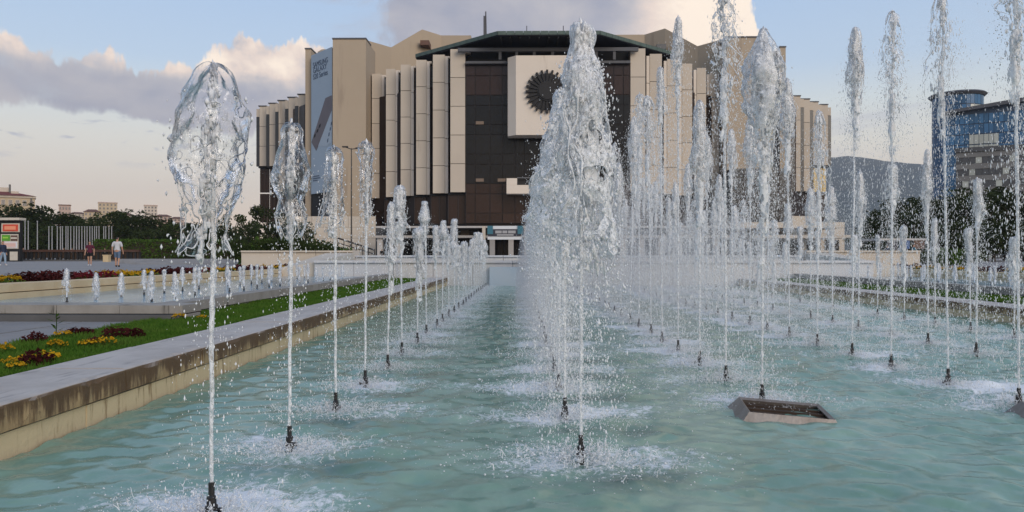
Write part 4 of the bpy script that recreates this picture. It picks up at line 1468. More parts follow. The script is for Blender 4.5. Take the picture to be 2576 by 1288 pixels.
def make_crown(style, seed, glassy):
    r_, L, lump, tear0, thr1, nb, ns, nd = SPEC[style]
    rg = np.random.RandomState(seed * 13 + 5)
    prof = [(t, p * r_) for t, p in PROF[style]]
    Vs, Fs, Ms = [], [], []
    off = 0

    def put(V, F, mi):
        nonlocal off
        Vs.append(V)
        Fs.append(F + off)
        Ms.append(np.full(len(F), mi))
        off += len(V)
    lean = rg.uniform(-.05, .05, 2)
    V, F, surf = sheet(prof, L, seed, lump, tear0, thr1, thick=0, lean=lean, nA=64 if glassy else (72 if style == 'front' else 36), nL=110 if glassy else (170 if style == 'front' else 72), fold=.05 if glassy else .12, rag=.05 if style in ('ragged', 'plume', 'bell', 'front') else 0.015)
    put(V, F, 0)
    rp = edge_ropes(V, tidy_edge.B, .0026 if glassy else .0022, rg)
    if rp:
        put(*rp, 1)
    if not glassy or style == 'plume':
        # a second, inner curtain thickens the aerated crowns
        V, F, _ = sheet([(t, p * .62) for t, p in prof], L * .97, seed + 40, lump * 1.3, tear0 * .6, thr1 - .1, nA=24, nL=44, lean=lean)
        V = V + np.array([0, 0, -.012])
        put(V, F, 1)
    # white clots riding up the core of the jet
    if glassy and style != 'plume':
        nb *= 4
    t = rg.uniform(0, 1, nb) ** 1.25
    rad = np.interp(t, *zip(*prof)) * rg.uniform(0, .8, nb) ** .7 * (.26 if glassy and style != 'plume' else .8)
    a = rg.uniform(0, 6.283, nb)
    Cn = np.stack([lean[0] * t ** 1.5 + rad * np.cos(a), lean[1] * t ** 1.5 + rad * np.sin(a), -L * t - .015], 1)
    s = rg.uniform(.005, .013, nb)[:, None] * np.stack([rg.uniform(.5, 1.2, nb), rg.uniform(.5, 1.2, nb), rg.uniform(1.2, 3.2, nb)], 1)
    put(*blobs(Cn, s, seed, .8), 1)
    if not glassy and style != 'front':
        sv, sf, _ = sheet([(0, .028), (.5, .034), (1, .026)], L * .8, seed + 70, .5, 0.0, -.30, nA=14, nL=60)
        put(sv + np.array([0, 0, -L * .75]), sf, 1)
        rp = edge_ropes(sv + np.array([0, 0, -L * .75]), tidy_edge.B, .0022, rg)
        if rp:
            put(*rp, 1)
    # rope-like strands woven over the sheet
    for k in range(ns):
        m = 26
        t0 = rg.uniform(.05, .55)
        tt = np.linspace(t0, min(1, t0 + rg.uniform(.3, .6)), m)
        aa = rg.uniform(0, 6.283) + np.cumsum(rg.normal(0, .16, m)) + rg.uniform(-1.2, 1.2) * (tt - t0)
        pts = surf(tt, aa) + np.cumsum(rg.normal(0, .0022, (m, 3)), axis=0)
        pts = (pts + np.roll(pts, 1, 0) + np.roll(pts, -1, 0)) / 3
        pts = pts[1:-1]
        put(*strand(pts, rg.uniform(.0022, .0052) * (1 + .5 * np.sin(np.arange(m - 2) * 1.7 + k)), 5), 0 if glassy else 1)
    # drops coming loose
    t = rg.uniform(.15, 1.25, nd)
    base_r = np.interp(np.minimum(t, 1), *zip(*prof))
    rad = base_r * rg.uniform(.6, 1.45, nd) + .012
    a = rg.uniform(0, 6.283, nd)
    Cn = np.stack([lean[0] * t + rad * np.cos(a), lean[1] * t + rad * np.sin(a), -L * t], 1)
    s = np.exp(rg.normal(math.log(.0034), .45, nd))[:, None] * np.stack([np.ones(nd), np.ones(nd), rg.uniform(1, 2.4, nd)], 1)
    put(*drops(Cn, s), 2)
    me = np_mesh('water_crown', np.concatenate(Vs), np.concatenate(Fs), ['water_film' if glassy else ('water_plume' if style in ('front', 'plume') else 'water_sheet'), 'water_foam', 'water_drop'])
    mi = np.concatenate(Ms).astype(np.int32)
    if len(me.polygons) == len(mi):
        me.polygons.foreach_set('material_index', mi)
    return me


def make_stem(seed, beads):
    rg = np.random.RandomState(seed)
    m = 150
    t = np.linspace(0, 1, m)
    P1 = np.stack([t * 9 + seed, np.zeros(m), np.zeros(m)], 1)
    amp = .002 + .012 * t ** 2
    pts = np.stack([amp * fbm(P1, 3), amp * fbm(P1 + 50, 3), t], 1)
    r = .0085 + .006 * t + .005 * t * fbm(P1 * 6, 3)
    r *= np.where(t > .45, 1 + beads * (t - .45) * fbm(P1 * 5 + 9, 2), 1)
    return np_mesh('water_stem', *strand(pts, np.clip(r, .003, .03), 8), 'water_stem')


def make_spray(seed, heavy):
    """drops falling back around the jet; unit height"""
    rg = np.random.RandomState(seed + 100)
    Cs, Ss = [], []
    for k in range(60 if heavy else 26):
        a = rg.uniform(0, 6.283)
        v = rg.uniform(.04, .30 if heavy else .17)
        m = rg.randint(8, 20)
        f = np.sort(rg.uniform(.08, 1, m))
        rad = .02 + v * np.sqrt(f)
        aa = a + rg.normal(0, .14, m)
        Cs.append(np.stack([rad * np.cos(aa), rad * np.sin(aa), 1 - f], 1))
        Ss.append(np.exp(rg.normal(math.log(.0029), .5, m)))
    m = 4200 if heavy else 800
    f = rg.uniform(.05, 1, m)
    rad = (.30 if heavy else .18) * np.abs(rg.normal(0, .6, m)) * (.25 + .75 * np.sqrt(f))
    aa = rg.uniform(0, 6.283, m)
    Cs.append(np.stack([rad * np.cos(aa), rad * np.sin(aa), 1 - f], 1))
    Ss.append(np.exp(rg.normal(math.log(.0017), .45, m)))
    Cn, s = np.concatenate(Cs), np.minimum(np.concatenate(Ss), .0052)
    S = s[:, None] * np.stack([np.ones(len(s)), np.ones(len(s)), rg.uniform(.5, 1.6, len(s))], 1)
    return np_mesh('falling_drops', *drops(Cn, S), 'water_drop')


def make_splash(seed):
    rg = np.random.RandomState(seed + 300)
    Vs, Fs, off = [], [], 0
    m = 2200
    r = np.abs(rg.normal(0, .25, m)) + .03
    a = rg.uniform(0, 6.283, m)
    z = np.abs(rg.normal(0, .045, m)) * np.exp(-r * 1.5) + .004
    s = np.exp(rg.normal(math.log(.0020), .5, m))
    V, F = drops(np.stack([r * np.cos(a) * 1.25, r * np.sin(a) * .85, z], 1), s[:, None] * np.stack([rg.uniform(.8, 1.8, m), rg.uniform(.8, 1.6, m), np.ones(m)], 1))
    Vs.append(V)
    Fs.append(F)
    off += len(V)
    for k in range(170):
        r = abs(rg.normal(0, .19)) + .04
        a = rg.uniform(0, 6.283)
        h = rg.uniform(.004, .045)
        z0 = abs(rg.normal(0, .035)) * math.exp(-r * 2)
        l = rg.uniform(.015, .05)
        u = np.linspace(0, 1, 6)
        da = a + rg.normal(0, .5)
        pts = np.stack([r * math.cos(a) * 1.25 + u * l * math.cos(da), r * math.sin(a) * .85 + u * l * math.sin(da), z0 + h * 4 * u * (1.15 - u) * .8], 1)
        pts += rg.normal(0, .005, pts.shape)
        V, F = strand(pts, rg.uniform(.0009, .0024) * (1.2 - u * .7), 4)
        Vs.append(V)
        Fs.append(F + off)
        off += len(V)
    return np_mesh('splash', np.concatenate(Vs), np.concatenate(Fs), 'water_foam')


nz = MB()
nz.lathe([(.012, .0), (.024, .0), (.024, -.0)], 10)
nz = MB().lathe([(.020, -.45), (.020, .015), (.027, .02), (.027, .045), (.021, .05), (.021, .082), (.0135, .09), (.0135, .145), (.010, .146)], 10)
NOZZLE = nz.mesh('nozzle', 'black_metal', False)
LEVER = MB().box(.018, .052, -.006, .006, .024, .034).box(.040, .054, -.006, .006, .018, .042).mesh('valve_lever', 'black_metal')
CROWNS = {}
for st, seeds in (('lobed', (2, 3)), ('bell', (1, 2, 3)), ('ragged', (1, 2)), ('bullet', (1, 2, 3, 4)), ('plume', (1, 2, 3)), ('broken', (1, 2, 3)), ('bulb', (1,))):
    CROWNS[st] = [make_crown(st, s, False) for s in seeds]
NEAR = {(0, 0): make_crown('open', 4, True), (0, 1): make_crown('lobed', 7, True), (0, 2): make_crown('bell', 9, True), (0, 3): make_crown('ragged', 11, True), (1, 0): make_crown('front', 5, False)}
STEMS = [make_stem(s, b) for s, b in ((1, .8), (2, 1.4), (3, 1.0), (4, 2.0))]
SPRAYS = {False: [make_spray(s, False) for s in range(4)], True: [make_spray(s, True) for s in range(10, 14)]}
SPLASH = [make_splash(s) for s in range(4)]
ORD = 'first second third fourth fifth sixth seventh eighth ninth tenth eleventh twelfth thirteenth fourteenth fifteenth sixteenth seventeenth eighteenth nineteenth twentieth'.split() + ['twenty-first', 'twenty-second', 'twenty-third', 'twenty-fourth', 'twenty-fifth', 'twenty-sixth', 'twenty-seventh']
ROWNAME = ['row beside the brown stained edge', 'second row from the brown stained edge', 'third row from the brown stained edge', 'fourth row from the brown stained edge', 'fifth row from the brown stained edge', 'last row from the brown stained edge']
for (ri, k, X, Y, H, stl) in JETS:
    j = thing('fountain_jet', '%s water jet from the camera in the %s' % (ORD[k], ROWNAME[ri]), 'fountain jet', (X, Y, 0), 'water jets of the main pool')
    rz = rnd.uniform(0, 6.28)
    nzl = link('nozzle', NOZZLE, j)
    lv = link('valve_lever', LEVER, nzl)
    lv.rotation_euler.z = rz
    ln = .012 if k < 4 else .022
    tp = Vector((rnd.uniform(-ln, ln) * H, rnd.uniform(-ln, ln) * H, H))
    s = link('water_stem', rnd.choice(STEMS), j, (0, 0, .14))
    s.scale = (1, 1, H - .2)
    s.rotation_euler = (-(tp.y) / H, tp.x / H, 0)
    near = NEAR.get((ri, k))
    c = link('water_crown', near or rnd.choice(CROWNS[stl]), j, tp)
    if not near:
        c.rotation_euler.z = rz
        q = rnd.uniform(.95, 1.2) if ri == 1 else rnd.uniform(.62, 1.05) * (1.0 if k < 5 else 1.15)
        c.scale = (q, q, rnd.uniform(.75, 1.15))
    heavy = ri in (1, 2, 3, 4)
    f = link('falling_drops', rnd.choice(SPRAYS[heavy]), j)
    f.scale = (1, 1, H - .08)
    f.rotation_euler.z = rz
    f['kind'] = 'stuff'
    f = link('splash', rnd.choice(SPLASH), j)
    q = rnd.uniform(.8, 1.2)
    f.scale = (q, q, q)
    f.rotation_euler.z = rnd.choice((0, math.pi)) + rnd.uniform(-.3, .3)
    f['kind'] = 'stuff'

# fine mist hanging over the middle rows
mist_m = bpy.data.materials.new('mist_air')
mist_m.use_nodes = True
t_ = NT(mist_m.node_tree)
o_ = t_.node('ShaderNodeOutputMaterial')
v_ = t_.node('ShaderNodeVolumePrincipled')
v_.inputs['Color'].default_value = (0.96, 0.97, 0.98, 1)
v_.inputs['Density'].default_value = 0.075
t_.link(v_.outputs[0], o_.inputs['Volume'])
MATS['mist_air'] = mist_m
for X, rx, rz_, y0, y1 in ((.32, .50, 2.1, 5.5, 28.2), (1.85, .55, 2.3, 7.5, 28.2), (3.75, .6, 2.0, 9.0, 28.2)):
    prof = [(rx * math.sin(math.pi * k / 12), -math.cos(math.pi * k / 12)) for k in range(13)]
    prof[0], prof[-1] = (.01, -1), (.01, 1)
    m_ = MB().lathe(prof, 18)
    m_.v = [(x, z, max(.03, .15 + y / rx * rz_)) for x, y, z in m_.v]
    m_.f = [f[::-1] for f in m_.f]
    o = m_.build('mist', 'mist_air', None, (X, (y0 + y1) / 2, 0), True)
    o.scale = (1, (y1 - y0) / 2, 1)
    tag(o, kind='stuff')

# short jets of the two side pools
SMALL = [make_crown('ragged', 21, False), make_crown('bell', 22, False), make_crown('bullet', 23, False)]
for side in (0, 1):
    for row, (X, y0) in enumerate(((-7.6, 12.55), (-6.35, 12.9))):
        for k in range(17):
            Y = y0 + .86 * k
            if side and Y < (18.0 if row == 0 else 15.5):
                continue
            H = rnd.uniform(.50, .64)
            lab = '%s short jet in the %s row of the side pool %s' % (ORD[k], ('outer', 'inner')[row], 'next to the flower lawn' if side == 0 else 'near the blue tower')
            j = thing('short_fountain_jet', lab, 'fountain jet', (X if side == 0 else mirror(X), Y, .30), 'short jets of the side pools')
            link('nozzle', NOZZLE, j)
            s = link('water_stem', rnd.choice(STEMS), j, (0, 0, .12))
            s.scale = (1.3, 1.3, H - .15)
            c = link('water_crown', rnd.choice(SMALL), j, (0, 0, H))
            c.scale = (.62, .62, .50)
            c.rotation_euler.z = rnd.uniform(0, 6)
            f = link('falling_drops', rnd.choice(SPRAYS[False]), j)
            f.scale = (.7, .7, H)
            f['kind'] = 'stuff'

# suction hoods standing in the pool
for n_, (X, Y, lab) in enumerate(((1.86, 5.42, 'square steel suction hood half under water in front of the third row of jets'), (3.84, 5.28, 'steel suction hood cut by the edge of the view beside the fourth row'))):
    hd = thing('suction_hood', lab, 'drain hood', (X, Y, 0), 'suction hoods of the pool')
    hd.rotation_euler = (R(4), R(4), R(-6))
    o, i_, zt_, zb_ = .38, .285, .052, -.08
    for s in range(4):
        a0, a1 = math.pi / 4 + s * math.pi / 2, math.pi / 4 + (s + 1) * math.pi / 2
        q = 2 ** .5
        po0, po1 = (o * q * math.cos(a0), o * .72 * q * math.sin(a0)), (o * q * math.cos(a1), o * .72 * q * math.sin(a1))
        pi0, pi1 = (i_ * q * math.cos(a0), i_ * .72 * q * math.sin(a0)), (i_ * q * math.cos(a1), i_ * .72 * q * math.sin(a1))
        m_ = MB().add([(*po0, zb_), (*po1, zb_), (*pi1, zt_), (*pi0, zt_), (*[v * .93 for v in po0], zb_ - .02), (*[v * .93 for v in po1], zb_ - .02), (*[v * .93 for v in pi1], zt_ - .015), (*[v * .93 for v in pi0], zt_ - .015)],
                      [(0, 1, 2, 3), (4, 7, 6, 5), (3, 2, 6, 7)])
        m_.build('hood_plate', 'steel', hd)
    for s in range(3):
        MB().box(-i_ * 1.02, i_ * 1.02, -.1 + s * .1 - .008, -.1 + s * .1 + .008, .014, .026).build('grate_bar', 'rust_dark', hd)
    MB().box(-i_ * 1.05, i_ * 1.05, -i_ * .76, i_ * .76, -.08, .014).build('sump', 'rust_dark', hd)


# ------------------------------------------------------------------ foliage
def leaf_cloud(centers, radii, n_per, size, seed, m, squash=0.8, name='crown'):
    """leaf-sized quads spread through clumps; each quad bent a little off the clump's surface"""
    rg = np.random.RandomState(seed)
    Cs = []
    for c, r in zip(centers, radii):
        d = rg.normal(0, 1, (n_per, 3))
        d /= np.linalg.norm(d, axis=1)[:, None]
        Cs.append(np.array(c) + d * (r * rg.uniform(.35, 1.05, n_per) ** .6)[:, None] * np.array([1, 1, squash]))
    Cn = np.concatenate(Cs)
    n = len(Cn)
    u = rg.normal(0, 1, (n, 3))
    u /= np.linalg.norm(u, axis=1)[:, None]
    q = rg.normal(0, 1, (n, 3))
    q -= u * (q * u).sum(1)[:, None]
    q /= np.linalg.norm(q, axis=1)[:, None]
    s = size * rg.uniform(.6, 1.4, n)[:, None]
    V = np.stack([Cn - u * s - q * s * .2, Cn + q * s * .45, Cn + u * s + q * s * .1, Cn - q * s * .45], 1).reshape(-1, 3)
    F = np.arange(4 * n).reshape(-1, 4)
    return np_mesh(name, V, F, m, False)


def tree_parts(seed, h, r, m, conical=False, leaf=.26, dens=70):
    """trunk-and-limb mesh and crown mesh for a tree of height h and crown radius r"""
    rg = random.Random(seed)
    tr = MB()
    h0 = h * .25
    tr.tube([(0, 0, -.3), (.04, .02, h0 * .5), (rg.uniform(-.1, .1), rg.uniform(-.1, .1), h0), (rg.uniform(-.2, .2), rg.uniform(-.2, .2), h * .8)], [.035 * h, .026 * h, .022 * h, .006 * h], 8)
    cs, rs_ = [], []
    n = 26
    for k in range(n):
        a = rg.uniform(0, 6.283)
        zz = rg.uniform(.22, .95)
        if conical:
            rr = r * (1.02 - zz) * rg.uniform(.5, 1.05) * 1.15
        else:
            rr = r * math.sqrt(max(0, 1 - ((zz - .58) / .46) ** 2)) * rg.uniform(.45, 1.0)
        c = (rr * math.cos(a), rr * math.sin(a), h * zz)
        cs.append(c)
        rs_.append(r * rg.uniform(.22, .42) * (.7 if conical else 1))
        if k % 3 == 0:
            tr.tube([(0, 0, h0 + (c[2] - h0) * .35), (c[0] * .5, c[1] * .5, h0 + (c[2] - h0) * .75), c], [.014 * h, .009 * h, .003 * h], 5)
    return tr.mesh('trunk', 'bark'), leaf_cloud(cs, rs_, dens, leaf, seed, m)


TREES = {('d', k): tree_parts(50 + k, 8, 3.6, 'leaf_dark') for k in range(4)}
TREES.update({('m', k): tree_parts(70 + k, 8, 3.4, 'leaf_mid') for k in range(3)})
TREES.update({('c', k): tree_parts(90 + k, 8, 2.4, 'leaf_dark', True) for k in range(2)})


def tree(kind, px, ytop, Y, label, group, wide=1.0, ground=.45):
    top = at(px, ytop, Y)
    q = (top.z - ground) / 7.9
    t = thing('conifer_tree' if kind[0] == 'c' else 'broadleaf_tree', label, 'tree', (top.x, Y, ground), group, rnd.uniform(0, 6))
    t.scale = (q * wide, q * wide, q)
    tr, cr = TREES[kind]
    link('trunk', tr, t)
    link('crown', cr, t)
    return t


left_sky = [(8, 522), (48, 516), (92, 526), (130, 538), (168, 546), (205, 552), (243, 549), (280, 541), (316, 536), (352, 540), (388, 552), (424, 560), (455, 566)]
for i, (x, y) in enumerate(left_sky):
    tree(('d', 'm')[i % 5 == 2] and (('m', i % 3) if i % 5 == 2 else ('d', i % 4)), x, y, 128 + (i % 3) * 5, '%s dark tree from the edge of the view along the skyline behind the flagpoles' % ORD[i], 'trees behind the flagpoles', 1.25)
for i, (x, y) in enumerate([(20, 560), (62, 566), (108, 570), (150, 572), (196, 574), (240, 572), (285, 570), (330, 574), (372, 578), (410, 580), (448, 584)]):
    tree(('d', (i + 1) % 4), x, y, 116 + (i % 2) * 4, '%s low dark tree from the edge of the view close behind the flagpoles' % ORD[i], 'low trees behind the flagpoles', 1.3)
for i, (x, y, k) in enumerate([(492, 566, ('d', 0)), (540, 560, ('d', 1)), (586, 546, ('m', 1)), (628, 562, ('d', 2)), (672, 520, ('d', 3)), (712, 534, ('m', 2)), (752, 560, ('d', 1))]):
    tree(k, x, y, 92 + (i % 3) * 6, '%s tree from the hedge towards the congress hall\'s corner' % ORD[i], 'trees at the corner of the congress hall', .9)
for i, (x, y, k) in enumerate([(2172, 585, ('m', 0)), (2210, 560, ('d', 0)), (2250, 520, ('d', 1)), (2296, 502, ('d', 2)), (2340, 512, ('m', 1)), (2390, 498, ('d', 3)), (2432, 486, ('d', 0)), (2480, 478, ('d', 1)), (2530, 486, ('d', 2)), (2580, 490, ('d', 3))]):
    tree(k, x, y, 92 + (i % 3) * 7, '%s dark tree from the congress hall towards the blue glass towers' % ORD[i], 'trees before the blue towers', 1.2)
for i, (x, y) in enumerate([(2240, 575), (2300, 570), (2365, 566), (2430, 560), (2500, 562), (2560, 560)]):
    tree(('d', i % 4), x, y, 84, '%s low tree from the congress hall in front of the taller dark trees' % ORD[i], 'low trees before the blue towers', 1.5)

# shrubs
SHRUB = [leaf_cloud([(rnd.uniform(-.7, .7), rnd.uniform(-.4, .4), rnd.uniform(.2, .9)) for _ in range(9)], [rnd.uniform(.3, .5) for _ in range(9)], 90, .09, 400 + k, 'leaf_mid', name='foliage') for k in range(3)]
SHRUB_Y = [leaf_cloud([(rnd.uniform(-.7, .7), rnd.uniform(-.4, .4), rnd.uniform(.2, .9)) for _ in range(9)], [rnd.uniform(.3, .5) for _ in range(9)], 90, .09, 420 + k, 'leaf_hedge', name='foliage') for k in range(2)]
STUB = MB().tube([(0, 0, -.1), (0, 0, .5)], [.05, .03], 6).mesh('stem', 'bark')


def shrub(px, ytop, Y, label, group, lush=False, ground=.5, wide=1.0):
    top = at(px, ytop, Y)
    q = max(.5, (top.z - ground) / 1.25)
    t = thing('shrub', label, 'shrub', (top.x, Y, ground), group, rnd.uniform(0, 6))
    t.scale = (q * wide, q * wide, q)
    link('stem', STUB, t)
    link('foliage', rnd.choice(SHRUB_Y if lush else SHRUB), t)


for i, (x, y) in enumerate([(648, 596), (676, 585), (702, 592), (726, 600), (748, 588), (772, 602), (796, 606), (818, 600), (842, 612), (862, 616)]):
    shrub(x, y, 52 + (i % 3) * 3, '%s shrub along the pale upper wall, counted from the hedge' % ORD[i], 'shrubs above the upper wall', i % 4 == 1, wide=1.1)
for i, (x, y) in enumerate([(2330, 628), (2356, 620), (2384, 612), (2412, 616), (2440, 626)]):
    shrub(x, y, 48 + (i % 2) * 3, '%s green shrub before the low trees by the blue towers' % ORD[i], 'shrubs by the blue towers', i in (2, 3), wide=1.2)

# clipped hedge
a, b = at(232, 606, 95), at(646, 606, 95)
hedge = thing('clipped_hedge', 'long clipped green hedge behind the man in the white shirt', 'hedge', ((a.x + b.x) / 2, 95, .5))
rg = np.random.RandomState(8)
n = 9000
Lh, Hh = b.x - a.x, a.z - .5
face = rg.randint(0, 3, n)
Cn = np.stack([rg.uniform(-Lh / 2, Lh / 2, n), rg.uniform(0, 2.6, n), rg.uniform(0, Hh, n)], 1)
Cn[face == 0, 1] = rg.uniform(-.12, .1, (face == 0).sum())
Cn[face == 1, 2] = Hh + rg.uniform(-.15, .12, (face == 1).sum())
Cn += rg.normal(0, .05, Cn.shape)
u = rg.normal(0, 1, (n, 3))
u /= np.linalg.norm(u, axis=1)[:, None]
q = np.cross(u, rg.normal(0, 1, (n, 3)))
q /= np.linalg.norm(q, axis=1)[:, None]
s = .15 * rg.uniform(.6, 1.3, n)[:, None]
np_v = np.stack([Cn - u * s, Cn + q * s * .5, Cn + u * s, Cn - q * s * .5], 1).reshape(-1, 3)
link('foliage', np_mesh('foliage', np_v, np.arange(4 * n).reshape(-1, 4), 'leaf_hedge', False), hedge)
MB().box(-Lh / 2, Lh / 2, .25, 2.4, 0, Hh - .15).build('branches', 'soil', hedge)

# ------------------------------------------------------------------ left background: poles, fence, kiosk, stairs
POLE = MB().tube([(0, 0, 0), (0, 0, 1)], [.075, .05], 8).mesh('shaft', 'pole_grey')
BALL = MB().lathe([(.03, 0), (.10, .04), (.10, .10), (.03, .14)], 8).mesh('finial', 'pole_grey')
FOOT = MB().box(-.18, .18, -.18, .18, 0, .12).mesh('foot_plate', 'kerb_dark')
pxs = [63, 71, 94, 123, 131, 144, 152, 157, 166, 171, 178, 186, 192.5, 199, 206, 213, 219, 226, 232, 238, 243, 249, 261, 266, 274, 281]
for i, x in enumerate(pxs):
    Y = 104 + i * .25
    top = at(x, 559 if i < 3 else 573, Y)
    pl = thing('flagpole', '%s bare grey flagpole counted from the kiosk' % ORD[i], 'flagpole', (top.x, Y, .5), 'bare flagpoles before the dark trees')
    sft = link('shaft', POLE, pl)
    sft.scale = (1, 1, top.z - .5)
    link('finial', BALL, pl, (0, 0, top.z - .5))
    link('foot_plate', FOOT, pl)
# dark fence with a brown top rail
a, b = at(40, 629, 91), at(352, 629, 91)
fen = thing('terrace_fence', 'long dark fence with a reddish brown top rail before the flagpoles', 'fence', (a.x, 91, .5))
zr = a.z
nps = 30
block('top_rail', 'brown_wood', fen, a.x, b.x, 90.8, 91.2, zr - .28, zr)
block('bottom_rail', 'kerb_dark', fen, a.x, b.x, 90.6, 91.5, .5, .68)
for k in range(nps + 1):
    xk = a.x + (b.x - a.x) * k / nps
    block('fence_post', 'near_black', fen, xk - .09, xk + .09, 90.9, 91.1, .68, zr - .28)
    if k < nps:
        xn = a.x + (b.x - a.x) * (k + 1) / nps
        zz = rnd.uniform(.75, 1.05)
        block('fence_panel', 'rust_dark' if k % 3 else 'near_black', fen, xk + .12, xn - .12, 91.0, 91.06, zz if k < 12 else .72, zr - .3)
# stone bollard block by the fence
a, b = at(262, 656, 80), at(276, 642, 80)
bl = MB().prism([(-.28, -.28), (.28, -.28), (.28, .28), (-.28, .28)], 0, .66)
bl.box(-.32, .32, -.32, .32, .664, .76)
tag(bl.build('stone_bollard', 'yellow_stone', None, ((a.x + b.x) / 2, 80, .5)), 'beige stone block standing beside the man in the white shirt', 'bollard')
# low stairs
st_ = thing('stairs', 'low grey stone stairs between the man in the white shirt and the hedge', 'stairs', (at(440, 660, 62).x, 62, .5))
for k in range(6):
    Y = 56 + k * 1.5
    x0, x1 = at(330 - 6 * k, 660, Y).x, at(600 - 8 * k, 660, Y).x
    block('step', 'stair_stone', st_, x0, x1, Y, Y + 1.6, .4, .56 + .055 * (k + 1))
# kiosk
a, b = at(-12, 658, 86), at(50, 550, 86)
kio = thing('advertising_kiosk', 'dark advertising kiosk with a red sign at the edge of the view', 'kiosk', ((a.x + b.x) / 2, 86, .5))


def kpart(name, m, px0, px1, py0, py1, y0, y1):
    q0, q1 = at(px0, py1, 86), at(px1, py0, 86)
    return block(name, m, kio, q0.x, q1.x, y0, y1, q0.z, q1.z)


a1 = at(-12, 0, 86).x
block('body', 'near_black', kio, a1, at(50, 0, 86).x, 86, 86.5, .5, at(0, 556, 86).z)
block('roof_slab', 'sign_cream', kio, a1 - .4, at(54, 0, 86).x, 85.6, 86.8, at(0, 555.5, 86).z + .02, at(0, 549, 86).z)
kpart('sign_frame', 'sign_cream', 5, 50, 563, 585, 85.9, 85.99)
kpart('red_sign', 'sign_red', 9, 47, 565.5, 583, 85.84, 85.9)
kpart('sign_lettering', 'sign_orange', 14, 42, 570, 579, 85.8, 85.84)
kpart('poster_frame', 'sign_cream', 3.5, 47, 590, 627, 85.9, 85.99)
kpart('green_poster', 'sign_green', 7, 27, 592, 607, 85.84, 85.9)
kpart('poster_lettering', 'sign_lime', 10, 23, 597, 601, 85.8, 85.84)
kpart('food_poster', 'sign_brown', 29, 45.5, 593, 607, 85.84, 85.9)
kpart('poster_stripe', 'sign_cream', 30, 45, 598, 602, 85.8, 85.84)
kpart('notice', 'sign_white', 9, 45, 609, 625, 85.84, 85.9)
for k in range(4):
    kpart('notice_line', 'sign_orange', 13, 42, 612 + k * 3.2, 613 + k * 3.2, 85.8, 85.84)
kpart('lower_panel', 'sign_cream', 26, 45, 634, 656, 85.9, 85.99)

# street lamp and sloping railing before the podium
lp = at(884, 640, 88)
lamp = thing('street_lamp', 'tall dark street lamp with two arms before the beige tower', 'street lamp', (lp.x, 88, .5))
zt_ = at(884, 374, 88).z - .5
MB().tube([(0, 0, 0), (0, 0, .6), (0, 0, zt_)], [.14, .10, .06], 8).build('post', 'black_metal', lamp)
MB().tube([(-.75, 0, zt_ + .15), (0, 0, zt_ - .1), (.85, 0, zt_ - .02)], .05, 6).build('arm', 'black_metal', lamp)
MB().box(-1.05, -.4, -.16, .16, zt_ + .1, zt_ + .24).build('lamp_head', 'black_metal', lamp)
MB().box(.5, 1.15, -.16, .16, zt_ - .06, zt_ + .08).build('lamp_head', 'black_metal', lamp)
MB().lathe([(.22, 0), (.22, .1), (.16, .3)], 10).build('base', 'black_metal', lamp)
rl = thing('ramp_railing', 'dark sloping handrail before the beige stone podium', 'railing', (at(890, 640, 112).x, 112, .5))
p0, p1 = at(850, 600, 112), at(942, 630, 112)
o_ = rl.location
MB().tube([p0 - o_, p1 - o_], .12, 6).build('handrail', 'black_metal', rl)
MB().tube([p0 - o_ - Vector((0, 0, .7)), p1 - o_ - Vector((0, 0, .6))], .07, 6).build('lower_rail', 'black_metal', rl)
for k in range(7):
    q = p0.lerp(p1, k / 6) - o_
    MB().tube([(q.x, q.y, -.0), (q.x, q.y, q.z)], .06, 6).build('baluster', 'black_metal', rl)

# ------------------------------------------------------------------ far left: hill with houses, red-roofed house
hx0, hx1 = at(60, 0, 420).x, at(520, 0, 420).x
gx, gy = np.meshgrid(np.linspace(0, 1, 40), np.linspace(0, 1, 14))
hz = np.interp(gx.ravel(), [0, .15, .3, .45, .6, .75, .9, 1], [3, 14, 17, 23, 22, 18, 12, 4]) * np.sin(gy.ravel() * math.pi / 2) ** .7 + .8 * rs.normal(0, 1, gx.size)
Vh = np.stack([hx0 + (hx1 - hx0) * gx.ravel(), 380 + 140 * gy.ravel(), np.maximum(.3, hz)], 1)
ii = (np.arange(13)[:, None] * 40 + np.arange(39)[None]).ravel()
tag(link('hill', np_mesh('hill', Vh, np.stack([ii, ii + 1, ii + 41, ii + 40], 1), 'hill')), kind='structure')


